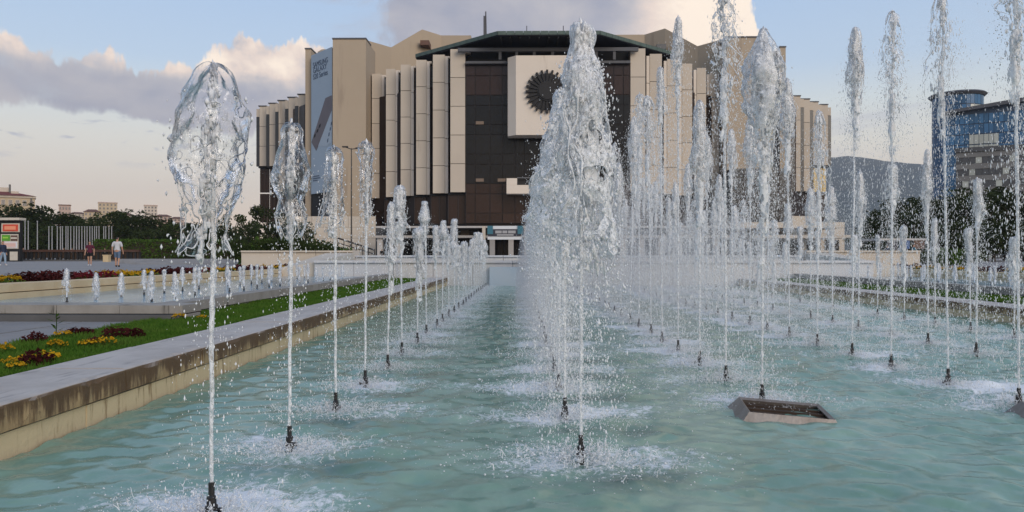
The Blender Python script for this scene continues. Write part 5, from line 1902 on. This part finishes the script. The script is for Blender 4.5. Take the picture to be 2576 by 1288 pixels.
def house(px0, px1, ytop, ybot, Y, wall, roof, label, gab=.25, nwx=4, nwz=2, flat=False):
    a, b = at(px0, ybot, Y), at(px1, ytop, Y)
    w_, h_ = b.x - a.x, b.z - a.z
    hs_ = thing('far_house', label, 'house', ((a.x + b.x) / 2, Y, a.z), 'houses on the far hill')
    hs_.rotation_euler.z = math.atan2(-hs_.location.x, Y)
    hw = h_ if flat else h_ * (1 - gab)
    MB().box(-w_ / 2, w_ / 2, 0, w_ * .7, -8, hw).build('wall', wall, hs_)
    if flat:
        MB().box(-w_ / 2 - .2, w_ / 2 + .2, -.2, w_ * .7 + .2, hw + .01, hw + .5).build('roof', roof, hs_)
    else:
        e = .5
        MB().add([(-w_ / 2 - e, -e, hw), (w_ / 2 + e, -e, hw), (w_ / 2 + e, w_ * .7 + e, hw), (-w_ / 2 - e, w_ * .7 + e, hw), (-w_ * .25, w_ * .35, h_), (w_ * .25, w_ * .35, h_)],
                 [(0, 1, 5, 4), (1, 2, 5), (2, 3, 4, 5), (3, 0, 4), (0, 3, 2, 1)]).build('roof', roof, hs_)
    for i in range(nwx):
        for j in range(nwz):
            cx_, cz_ = -w_ / 2 + w_ * (i + .5) / nwx, hw * (j + .5) / nwz
            MB().box(cx_ - w_ / nwx * .24, cx_ + w_ / nwx * .24, -.12, .0, cz_ - hw / nwz * .26, cz_ + hw / nwz * .26).build('window', 'far_window', hs_)
    return hs_


house(150, 176, 518, 545, 400, 'pink_wall', 'brown_roof', 'brown flat roofed house at the low end of the far hill', nwx=4, nwz=2, flat=True)
house(178, 212, 534, 552, 398, 'white_wall', 'brown_roof', 'low pale house between the brown house and the cream block on the hill')
house(214, 250, 527, 556, 396, 'cream_wall', 'brown_roof', 'cream house beside the tall pale block on the far hill')
house(250, 292, 512, 548, 400, 'cream_wall', 'pink_wall', 'tall pale apartment block on top of the far hill', nwx=5, nwz=4, flat=True)
house(270, 302, 540, 562, 392, 'cream_wall', 'brown_roof', 'yellowish house below the tall pale block')
house(300, 332, 536, 560, 398, 'white_wall', 'brown_roof', 'small pale house to the side below the hilltop block')
house(364, 394, 519, 543, 402, 'white_wall', 'pink_wall', 'pinkish white block standing alone above the trees', nwx=4, nwz=3, flat=True)
house(392, 428, 540, 562, 396, 'pink_wall', 'brown_roof', 'brown roofed house below the pinkish white block')
house(430, 462, 546, 566, 398, 'pink_wall', 'brown_roof', 'last brown roofed house at the end of the far hill')
# red-roofed building at the left edge
a, b = at(-70, 545, 175), at(86, 497, 175)
rb = thing('red_roofed_building', 'cream building with a dark red hipped roof at the edge of the view', 'building', ((a.x + b.x) / 2, 175, .5))
rb.rotation_euler.z = math.atan2(-rb.location.x, 175)
rb.scale.x = .86
w_ = b.x - a.x
hw = b.z - .5
MB().box(-w_ / 2, w_ / 2, 0, 14, 0, hw).build('wall', 'cream_wall', rb)
MB().box(-w_ / 2 - .3, w_ / 2 + .3, -.3, 14.3, hw + .01, hw + .45).build('cornice', 'white_wall', rb)
zr = at(0, 478, 175).z - .5
roof = MB().add([(-w_ / 2 - .6, -.6, hw + .46), (w_ / 2 + .1, -.6, hw + .46), (w_ / 2 + .1, 14.6, hw + .46), (-w_ / 2 - .6, 14.6, hw + .46), (-w_ * .3, 7, zr + .6), (w_ * .02, 7, zr + .3)],
                [(0, 1, 5, 4), (1, 2, 5), (2, 3, 4, 5), (3, 0, 4), (0, 3, 2, 1)]).build('roof', 'red_roof', rb)
q = at(58, 485, 178)
MB().box(q.x - rb.location.x - .9, q.x - rb.location.x + .9, 2.5, 4.5, zr - 1.6, zr - .1).build('chimney', 'white_wall', roof)
q = at(32, 476, 178)
MB().box(q.x - rb.location.x - 1.5, q.x - rb.location.x + 1.5, 5, 7.5, zr - .5, zr + .9).build('chimney', 'white_wall', roof)
q = at(46, 470, 178)
MB().tube([(q.x - rb.location.x, 4, zr - 1), (q.x - rb.location.x, 4, at(46, 464, 178).z - .5)], .25, 6).build('antenna', 'office_dark', roof)
for i in range(9):
    for j in range(2):
        cx_ = -w_ / 2 + w_ * (i + .5) / 9
        f = MB().box(cx_ - .5, cx_ + .5, -.12, 0, hw - 1.9 - j * 3.2, hw - .5 - j * 3.2).build('window', 'white_wall', rb)
        MB().box(cx_ - .38, cx_ + .38, -.16, -.12, hw - 1.8 - j * 3.2, hw - .6 - j * 3.2).build('pane', 'far_window', f)
MB().tube([(at(73, 0, 174.5).x - rb.location.x, -.5, 0), (at(73, 0, 174.5).x - rb.location.x, -.5, hw)], .18, 6).build('downpipe', 'office_dark', rb)

# ------------------------------------------------------------------ right: mountain, glass towers, office
mx0, mx1 = at(1700, 0, 3200).x, at(3300, 0, 3200).x
n1_, n2_ = 120, 24
gx, gy = np.meshgrid(np.linspace(0, 1, n1_), np.linspace(0, 1, n2_))
ridge = np.interp(gx.ravel() * 1600 + 1700, [1700, 1900, 2070, 2200, 2340, 2450, 2600, 2900, 3300], [436, 420, 417, 424, 434, 440, 452, 500, 600])
zr_ = (645 - ridge) / F_PX * 3200
pr = np.stack([gx.ravel() * 14, gy.ravel() * 5, np.zeros(gx.size)], 1)
zz = zr_ * np.sin(gy.ravel() * math.pi / 2) ** .8 * (1 + .10 * fbm(pr, 3) * np.sin(gy.ravel() * math.pi)) + 1.5 * fbm(pr * 4, 2)
Vm = np.stack([mx0 + (mx1 - mx0) * gx.ravel(), 1900 + 1300 * gy.ravel(), zz], 1)
ii = (np.arange(n2_ - 1)[:, None] * n1_ + np.arange(n1_ - 1)[None]).ravel()
tag(link('mountain', np_mesh('mountain', Vm, np.stack([ii, ii + 1, ii + n1_ + 1, ii + n1_], 1), 'mountain')), kind='structure')

# round glass tower with a lid-like roof
TY = 262
c0 = at(2408, 400, TY + 8)
tw = thing('round_glass_tower', 'tall round blue glass tower with a lid-like roof', 'building', (c0.x, TY + 8, .5))
rt = 8.0
ztop = at(2402, 236, TY).z - .5
MB().lathe([(rt - .15, 0), (rt - .15, ztop)], 40).build('core', 'blue_frame', tw)
MB().lathe([(rt + .4, ztop + .01), (rt + 1.2, ztop + .8), (rt + .6, ztop + 1.3), (rt * .4, ztop + 1.9)], 40).build('roof', 'beam_grey', tw)
nf_, nc_ = 16, 36
for f in range(nf_):
    for k in range(nc_):
        a = 2 * math.pi * (k + .5) / nc_
        if not (-.2 > math.sin(a) or abs(math.cos(a)) > .97):
            continue
        da = math.pi / nc_ * .93
        z0, z1 = ztop * f / nf_ + .18, ztop * (f + 1) / nf_ - .12
        MB().prism([(rt * 1.005 * math.cos(a - da), rt * 1.005 * math.sin(a - da)), (rt * 1.005 * math.cos(a + da), rt * 1.005 * math.sin(a + da)), ((rt - .2) * math.cos(a + da), (rt - .2) * math.sin(a + da)), ((rt - .2) * math.cos(a - da), (rt - .2) * math.sin(a - da))][::-1], z0, z1).build(
            'pane', 'pale_glass' if (f in (14, 13) and 27 <= k <= 29) else 'blue_glass', tw)
# lower glass block with a slanting roof slab
a, b = at(2378, 500, 250), at(2572, 500, 250)
tw2 = thing('glass_office_block', 'blue glass office block with a slanting dark roof slab', 'building', ((a.x + b.x) / 2, 250, .5))
tw2.rotation_euler.z = -.50
tw2.scale.x = .88
w_ = b.x - a.x
zl, zrr = at(2378, 283, 250).z - .5, at(2572, 266, 250).z - .5
MB().prism([(-w_ / 2, .2), (w_ / 2, .2), (w_ / 2, 18), (-w_ / 2, 18)], 0, [zl, zrr, zrr, zl]).build('core', 'blue_frame', tw2)
MB().prism([(-w_ / 2 - .8, -2.2), (w_ / 2 + .3, -2.2), (w_ / 2 + .3, 18.5), (-w_ / 2 - .8, 18.5)], [zl + .02, zrr + .02, zrr + .02, zl + .02], [zl + .9, zrr + 1.3, zrr + 1.3, zl + .9]).build('roof', 'beam_grey', tw2)
nf_, nc_ = 14, 16
for f in range(nf_):
    for k in range(nc_):
        x0, x1 = -w_ / 2 + w_ * k / nc_ + .08, -w_ / 2 + w_ * (k + 1) / nc_ - .08
        z0, z1 = (zl - .3) * f / nf_ + .2, (zl - .3) * (f + 1) / nf_ - .15
        m_ = 'pale_glass' if (5 <= k <= 10 and 7 <= f <= 11) else 'blue_glass'
        o = block('pane', m_, tw2, tw2.location.x + x0, tw2.location.x + x1, 250.0, 250.2, .5 + z0, .5 + z1)
# grey office with ribbon windows
a, b = at(2404, 500, 205), at(2640, 378, 205)
of = thing('grey_office_building', 'grey office building with long ribbon windows before the glass towers', 'building', ((a.x + b.x) / 2, 205, .5))
of.rotation_euler.z = -.52
of.scale.x = .87
w_, ht = b.x - a.x, b.z - .5
MB().box(-w_ / 2, w_ / 2, .3, 14, 0, ht).build('wall', 'office_grey', of)
MB().box(-w_ / 2 - .3, w_ / 2 + .3, -.4, 14.3, ht + .01, ht + 1.2).build('roof', 'office_dark', of)
fl = 9
for f in range(fl):
    z0, z1 = ht * f / fl, ht * (f + 1) / fl
    MB().box(-w_ / 2 + .02, w_ / 2 - .02, 0, .3, z0 + (z1 - z0) * .55, z1 - .05).build('spandrel', 'office_grey', of)
    for k in range(14):
        x0, x1 = -w_ / 2 + w_ * k / 14 + .08, -w_ / 2 + w_ * (k + 1) / 14 - .08
        MB().box(x0, x1, .16, .3, z0 + .05, z0 + (z1 - z0) * .55).build('window', 'office_dark' if (k * 7 + f * 3) % 5 else 'pale_glass', of)

# café canopy on the right
cf = thing('cafe_canopy', 'pale flat cafe canopy on posts before the dark trees', 'canopy', (at(2255, 0, 74).x, 74, .5))
z1 = at(0, 602, 74).z
x0, x1 = at(2196, 0, 74).x, at(2318, 0, 74).x
block('roof_slab', 'white_band', cf, x0, x1, 73, 78, z1 - .18, z1)
for k in range(6):
    xk = x0 + .3 + (x1 - x0 - .6) * k / 5
    block('post', 'kerb_dark', cf, xk - .06, xk + .06, 73.2, 73.32, .5, z1 - .185)
for k, (m_, u) in enumerate((('blue_tarp', .55), ('sign_brown', .85), ('sign_dark', .3))):
    xk = x0 + (x1 - x0) * u
    block('hanging_sign', m_, cf, xk - .5, xk + .5, 73.05, 73.15, z1 - 1.0, z1 - .2)

# ------------------------------------------------------------------ people
def skin_body(joints, edges, radii, name):
    me = bpy.data.meshes.new(name)
    keys = list(joints)
    me.from_pydata([joints[k] for k in keys], [], [])
    me.edges.add(len(edges))
    me.edges.foreach_set('vertices', [keys.index(v) for e in edges for v in e])
    me.update()
    o = bpy.data.objects.new(name, me)
    C.objects.link(o)
    md = o.modifiers.new('skin', 'SKIN')
    md.use_smooth_shade = True
    for i, k in enumerate(keys):
        r = radii[k]
        me.skin_vertices[0].data[i].radius = r if isinstance(r, tuple) else (r, r)
        me.skin_vertices[0].data[i].use_root = (k == 'pelvis')
    sb = o.modifiers.new('sub', 'SUBSURF')
    sb.levels = 1
    sb.render_levels = 1
    dg = bpy.context.evaluated_depsgraph_get()
    res = bpy.data.meshes.new_from_object(o.evaluated_get(dg))
    bpy.data.objects.remove(o)
    res.polygons.foreach_set('use_smooth', [True] * len(res.polygons))
    return res


RAD = {'pelvis': (.15, .12), 'waist': (.135, .10), 'chest': (.165, .12), 'neck0': .07, 'neck': .055, 'head0': (.075, .085), 'head': (.085, .10), 'crown': (.065, .08),
       'nose': .018}
for s in 'lr':
    RAD.update({'sh' + s: .065, 'el' + s: .046, 'wr' + s: .032, 'ha' + s: (.04, .022), 'fi' + s: (.03, .016), 'th' + s: .014, 'hip' + s: .095, 'kn' + s: .062, 'an' + s: .042, 'to' + s: (.045, .03)})


def person(label, loc, h, rz, shirt, pants, pants_z, sleeve, hair='hair_dark', stride=.12, long_hair=False, armbend=0.06, group=None, shoes='cloth_black', seated=False, arms=0.0):
    """standing or walking figure facing -y at rz = 0; clothing is peeled off the body surface"""
    J = {'pelvis': (0, 0, .93), 'waist': (0, 0, 1.08), 'chest': (0, .01, 1.30), 'neck0': (0, .015, 1.44), 'neck': (0, 0, 1.50), 'head0': (0, -.01, 1.57), 'head': (0, -.015, 1.65), 'crown': (0, 0, 1.70), 'nose': (0, -.112, 1.625)}
    E = [('pelvis', 'waist'), ('waist', 'chest'), ('chest', 'neck0'), ('neck0', 'neck'), ('neck', 'head0'), ('head0', 'head'), ('head', 'crown'), ('head', 'nose')]
    for s, sg in (('l', -1), ('r', 1)):
        st = stride * sg
        J.update({'sh' + s: (.19 * sg, .015, 1.41), 'el' + s: (.25 * sg, .02 + st * .25, 1.13), 'wr' + s: (.27 * sg + arms * sg, -armbend + st * .5, .88), 'ha' + s: (.275 * sg + arms * sg, -armbend - .02 + st * .5, .80), 'fi' + s: (.275 * sg + arms * sg, -armbend - .03 + st * .5, .72), 'th' + s: (.25 * sg + arms * sg, -armbend - .06 + st * .5, .79),
                  'hip' + s: (.095 * sg, 0, .88), 'kn' + s: (.10 * sg, -.02 - st * .5, .50), 'an' + s: (.10 * sg, .03 - st, .09), 'to' + s: (.115 * sg, -.12 - st, .035)})
        if seated:
            J.update({'kn' + s: (.12 * sg, -.42, .90), 'an' + s: (.12 * sg, -.40, .48), 'to' + s: (.12 * sg, -.53, .44), 'wr' + s: (.16 * sg, -.28, .98), 'ha' + s: (.14 * sg, -.34, .97), 'fi' + s: (.13 * sg, -.41, .965), 'th' + s: (.11 * sg, -.35, 1.0)})
        E += [('chest', 'sh' + s), ('sh' + s, 'el' + s), ('el' + s, 'wr' + s), ('wr' + s, 'ha' + s), ('ha' + s, 'fi' + s), ('ha' + s, 'th' + s), ('pelvis', 'hip' + s), ('hip' + s, 'kn' + s), ('kn' + s, 'an' + s), ('an' + s, 'to' + s)]
    body = skin_body(J, E, RAD, 'person')
    body.materials.clear()
    body.materials.append(MATS['skin'])
    o = link('person', body, None, loc)
    q = h / 1.79
    o.scale = (q, q, q)
    o.rotation_euler.z = rz
    tag(o, label, 'person', group)
    nv = len(body.vertices)
    co = np.zeros(nv * 3)
    body.vertices.foreach_get('co', co)
    co = co.reshape(-1, 3)
    no = np.array([tuple(v.normal) for v in body.vertices])
    faces = [tuple(p.vertices) for p in body.polygons]

    def garment(name, pred, off, m):
        ok = np.array([pred(*c) for c in co])
        fs = [f for f in faces if all(ok[i] for i in f)]
        used = sorted({i for f in fs for i in f})
        if not used:
            return
        idx = {v: k for k, v in enumerate(used)}
        g = MB().add([co[i] + no[i] * off for i in used], [tuple(idx[i] for i in f) for f in fs])
        g.build(name, m, o, smooth=True)
    zc = .98
    garment('shirt', lambda x, y, z: (.88 < z < 1.47 and abs(x) < .235) or (abs(x) >= .19 and z > sleeve and z < 1.5), .016, shirt)
    garment('trousers', lambda x, y, z: z > pants_z and z < .96 and abs(x) < .22, .014 if not seated else .02, pants)
    garment('shoe', lambda x, y, z: z < .10, .012, shoes)
    garment('hair', lambda x, y, z: z > 1.66 or (z > (1.40 if long_hair else 1.56) and y > .035 and abs(x) < .13), .018, hair)
    return o


f_ = at(295, 673, 43.4)
person('man in a white T-shirt and blue shorts seen from behind on the plaza', (f_.x, 43.4, .5), 1.80, math.pi + .15, 'cloth_white', 'denim', .50, 1.16, stride=.10)
f_ = at(226, 668, 48)
person('woman in a maroon top and dark shorts walking on the plaza', (f_.x, 48, .5), 1.64, .25, 'maroon', 'cloth_black', .66, 1.18, stride=.12, long_hair=True, shoes='cloth_white')
f_ = at(7, 668, 49)
person('woman in a navy jacket and pale jeans cut by the edge of the view', (f_.x, 49, .5), 1.68, 1.2, 'navy', 'denim_pale', .12, .90, stride=.16, long_hair=True, shoes='cloth_white')
f_ = at(960, 640, 118)
person('person in black standing before the beige podium', (f_.x, 118, .5), 1.75, .4, 'cloth_black', 'cloth_black', .12, .90)
for i, (x, m_, lb) in enumerate(((58, 'cloth_black', 'person in dark clothes sitting behind the fence next to the kiosk'), (160, 'pink_wall', 'person in pink sitting behind the dark fence'), (181, 'cloth_white', 'person in white sitting behind the dark fence'), (264, 'sign_cream', 'person in cream sitting behind the fence near the stone block'))):
    f_ = at(x, 640, 92.5)
    person(lb, (f_.x, 92.5, .52), 1.7, 2.8 + i * .4, m_, 'denim', .12, 1.1, seated=True)
for i, (x, Y, m_, lb) in enumerate(((2548, 42, 'denim_pale', 'person in pale blue beyond the side pool at the edge of the view'), (2298, 66, 'teal', 'person in teal before the cafe canopy'), (2266, 70, 'cloth_white', 'person in white under the cafe canopy'), (2232, 70, 'navy', 'person in navy under the cafe canopy'))):
    f_ = at(x, 660, Y)
    person(lb, (f_.x, Y, .5), 1.7, .5 + i, m_, 'denim', .12, 1.1)

# ------------------------------------------------------------------ evening haze over the whole place
hz_m = bpy.data.materials.new('haze_air')
hz_m.use_nodes = True
t_ = NT(hz_m.node_tree)
o_ = t_.node('ShaderNodeOutputMaterial')
v_ = t_.node('ShaderNodeVolumePrincipled')
v_.inputs['Color'].default_value = (0.80, 0.84, 0.95, 1)
v_.inputs['Density'].default_value = 0.00011
v_.inputs['Anisotropy'].default_value = 0.2
t_.link(v_.outputs[0], o_.inputs['Volume'])
MATS['haze_air'] = hz_m
tag(MB().box(-4550, 4550, -850, 4350, -1.7, 400).build('haze', 'haze_air'), kind='stuff')

# ------------------------------------------------------------------ planting near the pools
def blades(name, x0, x1, y0, y1, n, h, seed, z=.262):
    rg = np.random.RandomState(seed)
    y = y0 + (y1 - y0) * rg.uniform(0, 1, n) ** 1.9
    x = rg.uniform(x0, x1, n)
    a = rg.uniform(0, 6.283, n)
    hh = h * rg.uniform(.6, 1.3, n) * (1 + .35 * fbm(np.stack([x * 3, y * 3, np.zeros(n)], 1), 2))
    w_ = .0045 * (1 + y / 7)
    ln = rg.normal(0, .4, (n, 2)) * hh[:, None]
    V = np.stack([np.stack([x - w_ * np.cos(a), y - w_ * np.sin(a), np.full(n, z)], 1), np.stack([x + w_ * np.cos(a), y + w_ * np.sin(a), np.full(n, z)], 1), np.stack([x + ln[:, 0], y + ln[:, 1], z + hh], 1)], 1).reshape(-1, 3)
    return np_mesh(name, V, np.arange(3 * n).reshape(-1, 3), 'blade', False)


tag(link('grass', blades('grass', -4.98, -3.56, 3.6, 28.5, 90000, .045, 1)), 'short green grass between the main pool and the side pool', 'grass', kind='stuff')
tag(link('grass', blades('grass', mirror(-3.56), mirror(-4.98), 12, 28.5, 40000, .05, 2)), 'strip of green grass beyond the main pool on the blue tower\'s side', 'grass', kind='stuff')


def clump_mesh(seed, nl, r, h, size, m, top=False):
    rg = np.random.RandomState(seed)
    a = rg.uniform(0, 6.283, nl)
    rad = r * np.sqrt(rg.uniform(0, 1, nl))
    z = h * (rg.uniform(.75, 1.1, nl) if top else rg.uniform(.05, .95, nl)) * (1 - .4 * (rad / r) ** 2)
    Cn = np.stack([rad * np.cos(a), rad * np.sin(a), z], 1)
    u = rg.normal(0, 1, (nl, 3)) * np.array([1, 1, .5])
    u /= np.linalg.norm(u, axis=1)[:, None]
    q = np.cross(u, rg.normal(0, 1, (nl, 3)))
    q /= np.linalg.norm(q, axis=1)[:, None]
    s = size * rg.uniform(.6, 1.3, nl)[:, None]
    wq = .8 if top else .5
    V = np.stack([Cn - u * s, Cn + q * s * wq, Cn + u * s, Cn - q * s * wq], 1).reshape(-1, 3)
    return np_mesh('leaves', V, np.arange(4 * nl).reshape(-1, 4), m, False)


CL = {'green': [clump_mesh(k, 110, .14, .10, .024, 'leaf_hedge') for k in range(3)], 'yellow': [clump_mesh(10 + k, 60, .13, .13, .018, 'petal_yellow', True) for k in range(3)],
      'maroon': [clump_mesh(20 + k, 170, .14, .16, .030, 'leaf_maroon') for k in range(3)], 'red': [clump_mesh(30 + k, 120, .14, .14, .030, 'petal_red') for k in range(2)]}


def flower(kind, X, Y, z, label, group, q=1.0):
    t = thing({'yellow': 'marigold_clump', 'maroon': 'dark_leaf_plant', 'red': 'red_flower_clump'}[kind], label, 'flowers' if kind != 'maroon' else 'plant', (X, Y, z), group, rnd.uniform(0, 6))
    t.scale = (q, q, q)
    if kind == 'yellow':
        link('leaves', rnd.choice(CL['green']), t)
        link('blossoms', rnd.choice(CL['yellow']), t)
    elif kind == 'maroon':
        link('leaves', rnd.choice(CL['maroon']), t)
    else:
        link('leaves', rnd.choice(CL['green']), t)
        link('blossoms', rnd.choice(CL['red']), t)


def at_ground(px, py, z):
    Y = (CAM_Z - z) * F_PX / (py - 645)
    return at(px, py, Y)


near_y = [(20, 926), (66, 922), (118, 916), (219, 880), (266, 877), (157, 856), (452, 808), (510, 808), (6, 894), (142, 884), (40, 938)]
near_d = [(186, 848), (212, 848), (292, 855), (340, 853), (241, 876), (87, 868), (456, 795), (490, 795), (92, 925)]
for i, (x, y) in enumerate(sorted(near_y, key=lambda p: -p[1])):
    p = at_ground(x, y, .262)
    flower('yellow', p.x, p.y, .262, '%s yellow marigold clump from the camera in the grass by the pool edge' % ORD[i], 'yellow flowers in the grass', rnd.uniform(.55, .8))
for i, (x, y) in enumerate(sorted(near_d, key=lambda p: -p[1])):
    p = at_ground(x, y, .262)
    flower('maroon', p.x, p.y, .262, '%s dark red leafed plant from the camera in the grass by the pool edge' % ORD[i], 'dark plants in the grass', rnd.uniform(.6, .95))
# tall green weed
p = at_ground(140, 856, .262)
wd = thing('tall_green_plant', 'single tall green plant among the flowers at the pavement', 'plant', (p.x, p.y, .262))
MB().tube([(0, 0, 0), (.01, 0, .15), (.0, .01, .30)], [.006, .005, .002], 5).build('stem', 'leaf_hedge', wd)
for k in range(9):
    a = k * 2.4
    z = .08 + k * .024
    dv = Vector((math.cos(a), math.sin(a), .45))
    nv = Vector((-math.sin(a), math.cos(a), 0))
    b0 = Vector((0, 0, z))
    MB().add([b0, b0 + dv * .05 + nv * .014, b0 + dv * .10, b0 + dv * .05 - nv * .014], [(0, 1, 2, 3)]).build('leaf', 'leaf_hedge', wd)
# long flower beds beside the side pools
tag(MB().box(-11.6, -9.82, 10.9, 40, .3, .53).build('flower_bed_soil', 'soil'), kind='structure')
tag(MB().box(mirror(-9.82), mirror(-11.6), 10.9, 40, .3, .53).build('flower_bed_soil', 'soil'), kind='structure')
for side in (0, 1):
    n = 0
    Y = 13.6 if side == 0 else 20.0
    while Y < 36:
        seg = int(Y / 1.9) % 3
        kd = ('red', 'yellow', 'maroon')[seg] if side == 0 else ('yellow', 'maroon', 'yellow')[seg]
        for r_ in range(2):
            X = -10.15 - .45 * r_ + rnd.uniform(-.1, .1)
            lab = '%s clump in the %s line of the flower bed %s' % (ORD[n % 27], ('inner', 'outer')[r_] + ('' if n < 27 else ' far'), 'below the walkers' if side == 0 else 'towards the blue tower')
            flower(kd, X if side == 0 else mirror(X), Y + rnd.uniform(-.1, .1), .53, lab, 'flower bed clumps', rnd.uniform(1.5, 2.0))
        n += 1
        Y += .62 if Y < 24 else .95
